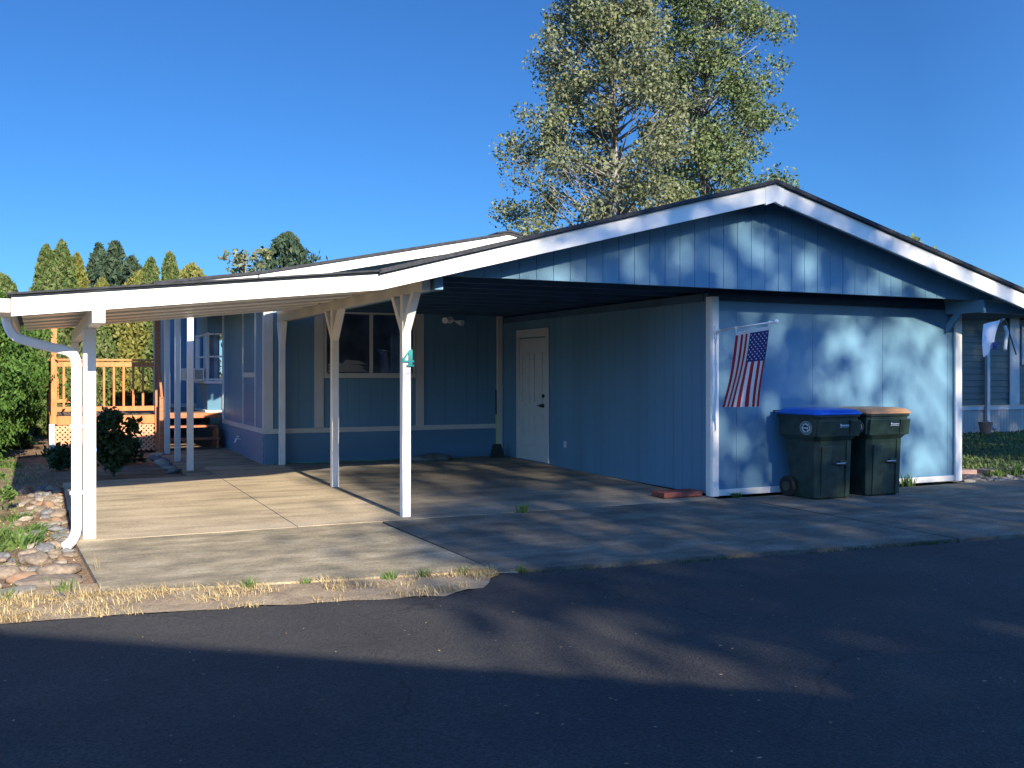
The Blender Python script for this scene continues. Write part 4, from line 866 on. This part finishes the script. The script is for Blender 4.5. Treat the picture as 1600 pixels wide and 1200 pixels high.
shrub('rhododendron', 'dark leafy shrub in the shade beside the left white post', 0.98, 15.4, .55, 1.05, 2400, ML['shrub'], .05, 90)
shrub('rhododendron', 'low dark shrub in shade left of the downspout', .30, 16.6, .45, .40, 1000, ML['shrub'], .045, 91)
shrub('rhododendron', 'sprawling low dark shrub below the lattice of the deck', 1.25, 17.2, .5, .40, 900, ML['shrub'], .045, 92)

# tufts
def tuft_mesh(nm, n, h, spread, m, wid=.006, curve=.4, seed=0):
    r = random.Random(seed); b = MB()
    for i in range(n):
        a = r.uniform(0,6.28); hh = h*r.uniform(.5,1.1); q = spread*r.uniform(0,.5); lean = r.uniform(.1,curve)*hh; a2 = a+r.uniform(-.7,.7)
        p0 = Vector((math.cos(a)*q, math.sin(a)*q, -.02)); p1 = p0+Vector((math.cos(a2)*lean*.4, math.sin(a2)*lean*.4, hh*.6)); p2 = p0+Vector((math.cos(a2)*lean*1.2, math.sin(a2)*lean*1.2, hh))
        w_ = wid*r.uniform(.7,1.4); s_ = Vector((-math.sin(a2+.6), math.cos(a2+.6), 0))*w_
        b.add([p0-s_, p0+s_, p1+s_*.8, p1-s_*.8, p2], [(0,1,2,3),(3,2,4)])
    me = bpy.data.meshes.new(nm); me.from_pydata([tuple(v) for v in b.v], [], b.f); me.update(); me.materials.append(m); return me
def place(me, name, label, cat, x, y, s=1, dz=0, group=None, rz_=None):
    o = bpy.data.objects.new(name, me); C.objects.link(o); o.location = (x, y, gz(y)+dz); o.scale = (s, s, s); o.rotation_euler.z = rnd.uniform(0, 6) if rz_ is None else rz_
    return tag(o, label, cat, group)
T_green = [tuft_mesh('grass_tuft', 46, .13, .16, ML['weed'], seed=i) for i in range(3)]
T_dry = [tuft_mesh('dry_tuft', 60, .09, .2, ML['dry'], wid=.004, curve=.8, seed=10+i) for i in range(3)]
T_broad = [tuft_mesh('weed', 130, .13, .30, ML['weed'], wid=.008, curve=1.2, seed=20+i) for i in range(3)]
for i, (x, y, s) in enumerate([(10.6,9.82,1.5),(4.75,9.70,1.0)]):
    place(T_green[i], 'grass_tuft', ['green grass tuft at the foot of the blue wall right of the bins','green grass tuft in the concrete joint in front of the carport bay'][i], 'weed', x, y, s)
place(T_broad[0], 'weed', 'dark little weed at the white base board left of the bins', 'weed', 7.75, 9.83, .5)
gs = [(-1.4,12.1,1.1),(-.9,11.2,1.4),(-.62,10.9,1.7),(-.35,10.4,1.5),(-.15,9.9,1.6),(-.45,9.6,1.3),(-.9,9.7,1.4),(-1.2,14.3,1.6),(-.85,15.2,1.6),(-1.0,16.4,1.7),(-.4,17.5,1.3),(-1.5,10.6,1.3),(-.05,10.7,1.0),(-.2,11.6,1.0),(-.75,13.2,1.2)]
for i, (x, y, s) in enumerate(gs): place(T_broad[i % 3], 'weed', 'bright green weed growing in the brown garden bed left of the slab', 'weed', x, y, s*.85, -.04, 'weeds in the garden bed')
shrub('tall_weed', 'tall single weed stalk beside the shadow edge in the garden bed', -.33, 12.3, .16, .5, 160, ML['weed'], .045, 93, cat='weed')
for i, (x, y, s) in enumerate([(.18,7.62,1.2),(-.2,7.5,1.1),(-.45,7.75,1.0),(.05,7.9,.8)]): place(T_green[i % 3], 'grass_tuft', 'small green grass tuft between the stones in front of the downspout', 'weed', x, y, s*.8, -.03, 'tufts between the front stones')
place(tuft_mesh('long_grass', 7, .30, .06, ML['dry'], wid=.002, curve=.5, seed=41), 'grass_tuft', 'long thin grass stalks at the left edge of the apron by the white post', 'weed', .42, 8.2, .8)
for i, (x, y, s) in enumerate([(2.35,7.02,1.1),(2.62,7.0,1.0),(2.9,6.96,1.1),(3.35,6.86,.8),(1.35,7.18,1.1),(1.75,7.13,.7)]): place(T_green[i % 3], 'grass_tuft', 'short green grass tuft on the seam between apron and verge', 'weed', x, y, s*.65, -.02, 'green tufts along the verge')
for i, (x, y, s) in enumerate([(12.9,10.25,1.3),(13.35,10.3,2.0),(12.3,10.9,1.2),(11.95,10.2,1.0),(13.9,10.5,1.2)]): place(T_broad[i % 3], 'weed', 'leafy green weed in the gravel bed right of the carport', 'weed', x, y, s*.8, -.02, 'weeds in the gravel bed')
def strip(name, n, fn, m, hh, wid, seed, kind='stuff', curve=.9, label=None, cat='grass'):
    r = random.Random(seed); b = MB()
    for i in range(n):
        q = fn(r)
        if q is None: continue
        x, y, k = q; z = gz(y)-(.014 if name == 'dry_grass' else .04); h = hh*r.uniform(.4,1.2)*k; a = r.uniform(0,6.28); l = r.uniform(.2,curve)*h; s_ = Vector((math.cos(a+1.3), math.sin(a+1.3), 0))*wid*r.uniform(.6,1.4)
        p0 = Vector((x,y,z)); p1 = p0+Vector((math.cos(a)*l*.4, math.sin(a)*l*.4, h*.6)); p2 = p0+Vector((math.cos(a)*l*1.2, math.sin(a)*l*1.2, h))
        b.add([p0-s_, p0+s_, p1+s_*.8, p1-s_*.8, p2], [(0,1,2,3),(3,2,4)])
    me = bpy.data.meshes.new(name); me.from_pydata([tuple(v) for v in b.v], [], b.f); me.update(); me.materials.append(m); o = bpy.data.objects.new(name, me); C.objects.link(o); return tag(o, label, cat, kind=kind)
def ey(x): return 6.80-(x+.21)*.163 if x < 2.5 else 6.35+(x-2.5)*.75
def f1(r):
    x = r.uniform(-3.5,3.15); y = r.uniform(ey(x)-.03, 7.42-(x-.4)*.167)
    d = noise.noise(Vector((x*2.2,y*3.2,3)))+ (.35 if x < .4 else 0)+(.3 if abs(y-(7.40-(x-.4)*.167)) < .06 else 0)
    return (x, y, .8+.5*max(0,d)) if d > r.uniform(-.15,.6) else None
strip('dry_grass', 14000, f1, ML['dry'], .05, .0026, 51, curve=2.2, label='dry straw coloured grass strip between road and driveway')
def f2(r):
    x = r.uniform(3.3,14); y = 6.80-(x-3.3)*.103+r.gauss(0,.02)+.01
    d = noise.noise(Vector((x*1.8,1.3,8))); return (x, y, .5+max(0,d)) if d > r.uniform(-.15,.4) else None
strip('edge_grass', 2600, f2, ML['grass'], .055, .004, 52, label='thin line of green grass along the road edge of the apron')
def f3(r):
    x = r.uniform(3.6,7.2); y = 9.715+r.gauss(0,.014); d = noise.noise(Vector((x*2.5,4.3,8))); return (x, y, .6) if d > r.uniform(0,.4) else None
strip('joint_moss', 1500, f3, ML['grass'], .06, .004, 53, label='green growth in the joint between carport slab and apron')
def f6(r):
    y = r.uniform(6.9,9.0); x = 7.62+r.gauss(0,.02); d = noise.noise(Vector((y*2.5,4.3,1))); return (x, y, .5) if d > r.uniform(0,.4) else None
strip('joint_moss', 700, f6, ML['dry'], .05, .004, 57, label='pale dry growth in the joint of the right hand apron')
def f4(r):
    x = r.uniform(11.8,30); y = r.uniform(10.9,17.3); return (x, y, 1)
strip('lawn_grass', 30000, f4, ML['lawnb'], .05, .012, 54, label='shaded green lawn between the carport and the neighbour house')
def f5(r):
    x = r.uniform(-4,.2); y = r.uniform(7.6,19); d = noise.noise(Vector((x*1.1,y*.8,5))); return (x, y, .6) if d > r.uniform(.0,.5) else None
strip('ground_weeds', 9000, f5, ML['weed'], .07, .007, 55, label='low creeping green weeds over the brown garden bed')
def f7(r):
    x = r.uniform(-6,.3); y = r.uniform(7.2,19); return (x, y, .4)
strip('dry_litter', 7000, f7, ML['dry'], .035, .006, 56, curve=2.5, label='dry leaf and straw litter on the garden bed', cat='litter')

# rocks
def rock_mesh(seed, m, flat=.55):
    bm = bmesh.new(); bmesh.ops.create_icosphere(bm, subdivisions=3, radius=.5); r = random.Random(seed); sx, sy_ = r.uniform(.85,1.25), r.uniform(.65,.95)
    for v in bm.verts:
        n_ = 1+.48*noise.noise(v.co*1.9+Vector((seed*3.1,0,0)))+.20*noise.noise(v.co*4.5+Vector((0,seed,0))); v.co = Vector((v.co.x*sx*n_, v.co.y*sy_*n_, v.co.z*flat*n_))
    me = bpy.data.meshes.new('rock'); bm.to_mesh(me); bm.free(); me.materials.append(m)
    for p in me.polygons: p.use_smooth = True
    return me
RM = {k: [rock_mesh(i*7+j, M['stone_'+k]) for j in range(3)] for i, k in enumerate(('tan','grey','orange','pale'))}
adj = {'tan': 'tan', 'grey': 'dark grey', 'orange': 'rusty orange', 'pale': 'pale cream'}
rr_ = random.Random(12); placed = []
def rock(x, y, s, k, where, dz=0.0, grp='river stones beside the slab', fl=1):
    o = bpy.data.objects.new('rock', RM[k][rr_.randrange(3)]); C.objects.link(o); o.location = (x, y, gz(y)-.045+s*.13+dz); o.scale = (s, s*rr_.uniform(.8,1.1), s*rr_.uniform(.7,1)*fl); o.rotation_euler = (rr_.uniform(-.15,.15), rr_.uniform(-.15,.15), rr_.uniform(0,6))
    sz = where.split(' ')[0] if where.split(' ')[0] in ('larger','small') else ''
    tag(o, (sz+' '+adj[k]+' river stone '+(where[len(sz):].strip() if sz else where)).strip(), 'rock', grp)
tries = 0
while len(placed) < 115 and tries < 6000:
    tries += 1
    if rr_.random() < .5: x = rr_.uniform(-1.25,.34); y = rr_.uniform(8.05,9.35)-.1*x; s = rr_.uniform(.09,.24)
    else: y = rr_.uniform(9.3,14.4); x = .27-abs(rr_.gauss(0,.16))-.03; s = rr_.uniform(.10,.20)
    if x > .30-s*.5: continue
    if any(math.hypot(x-a, y-b) < (s+c_)*.47 for a, b, c_ in placed): continue
    placed.append((x, y, s)); rock(x, y, s, rr_.choice(['tan','grey','orange','pale','tan','grey','pale','tan']), ('larger ' if s > .2 else 'small ')+('in the strip along the slab behind the downspout' if y > 9.9 else 'beside the downspout foot' if x > -.2 else 'in the pile at the left frame edge' if x < -.75 else 'in the pile left of the downspout'))
for (x, y, s, k) in ((.10,7.98,.36,'tan'),(-.15,7.72,.34,'pale'),(.17,7.52,.26,'grey'),(.30,7.22,.17,'pale'),(-.25,7.38,.25,'tan'),(.05,7.30,.22,'tan'),(-.5,7.75,.32,'pale'),(-.45,7.45,.25,'grey')):
    rock(x, y, s, k, 'half sunk in the dirt in front of the downspout', -.02, 'flat stones sunk in the dirt', .45)
for y in (15.6,16.0,16.5,16.9,17.3,17.7,18.1,18.5): rock(1.85+rr_.uniform(-.08,.05), y, rr_.uniform(.18,.3), rr_.choice(['grey','tan','pale']), 'in the shaded row along the walkway', 0, 'stones along the walkway')
for i in range(70):
    rock(rr_.uniform(11.8,14.3), rr_.uniform(9.7,10.5), rr_.uniform(.07,.17), rr_.choice(['grey','tan','pale','grey']), 'in the gravel bed right of the carport', .0, 'stones in the gravel bed')

rg_ = random.Random(99); b_ = MB()
for i in range(260):
    x = rg_.uniform(-1, 11); y = rg_.uniform(2.6, 6.3)-x*.05; q = rg_.uniform(.004, .013); a = rg_.uniform(0, 6)
    vs = [(x+math.cos(a+k*math.pi/2)*q*(1 if k % 2 else .5), y+math.sin(a+k*math.pi/2)*q*(1 if k % 2 else .5), -.015+rg_.uniform(0, .006)) for k in range(4)]
    b_.add(vs, [(0,1,2,3)])
b_.build('leaf_litter', ML['dry'], label='tiny dry leaf bits and grit scattered on the dark road', cat='litter', kind='stuff')
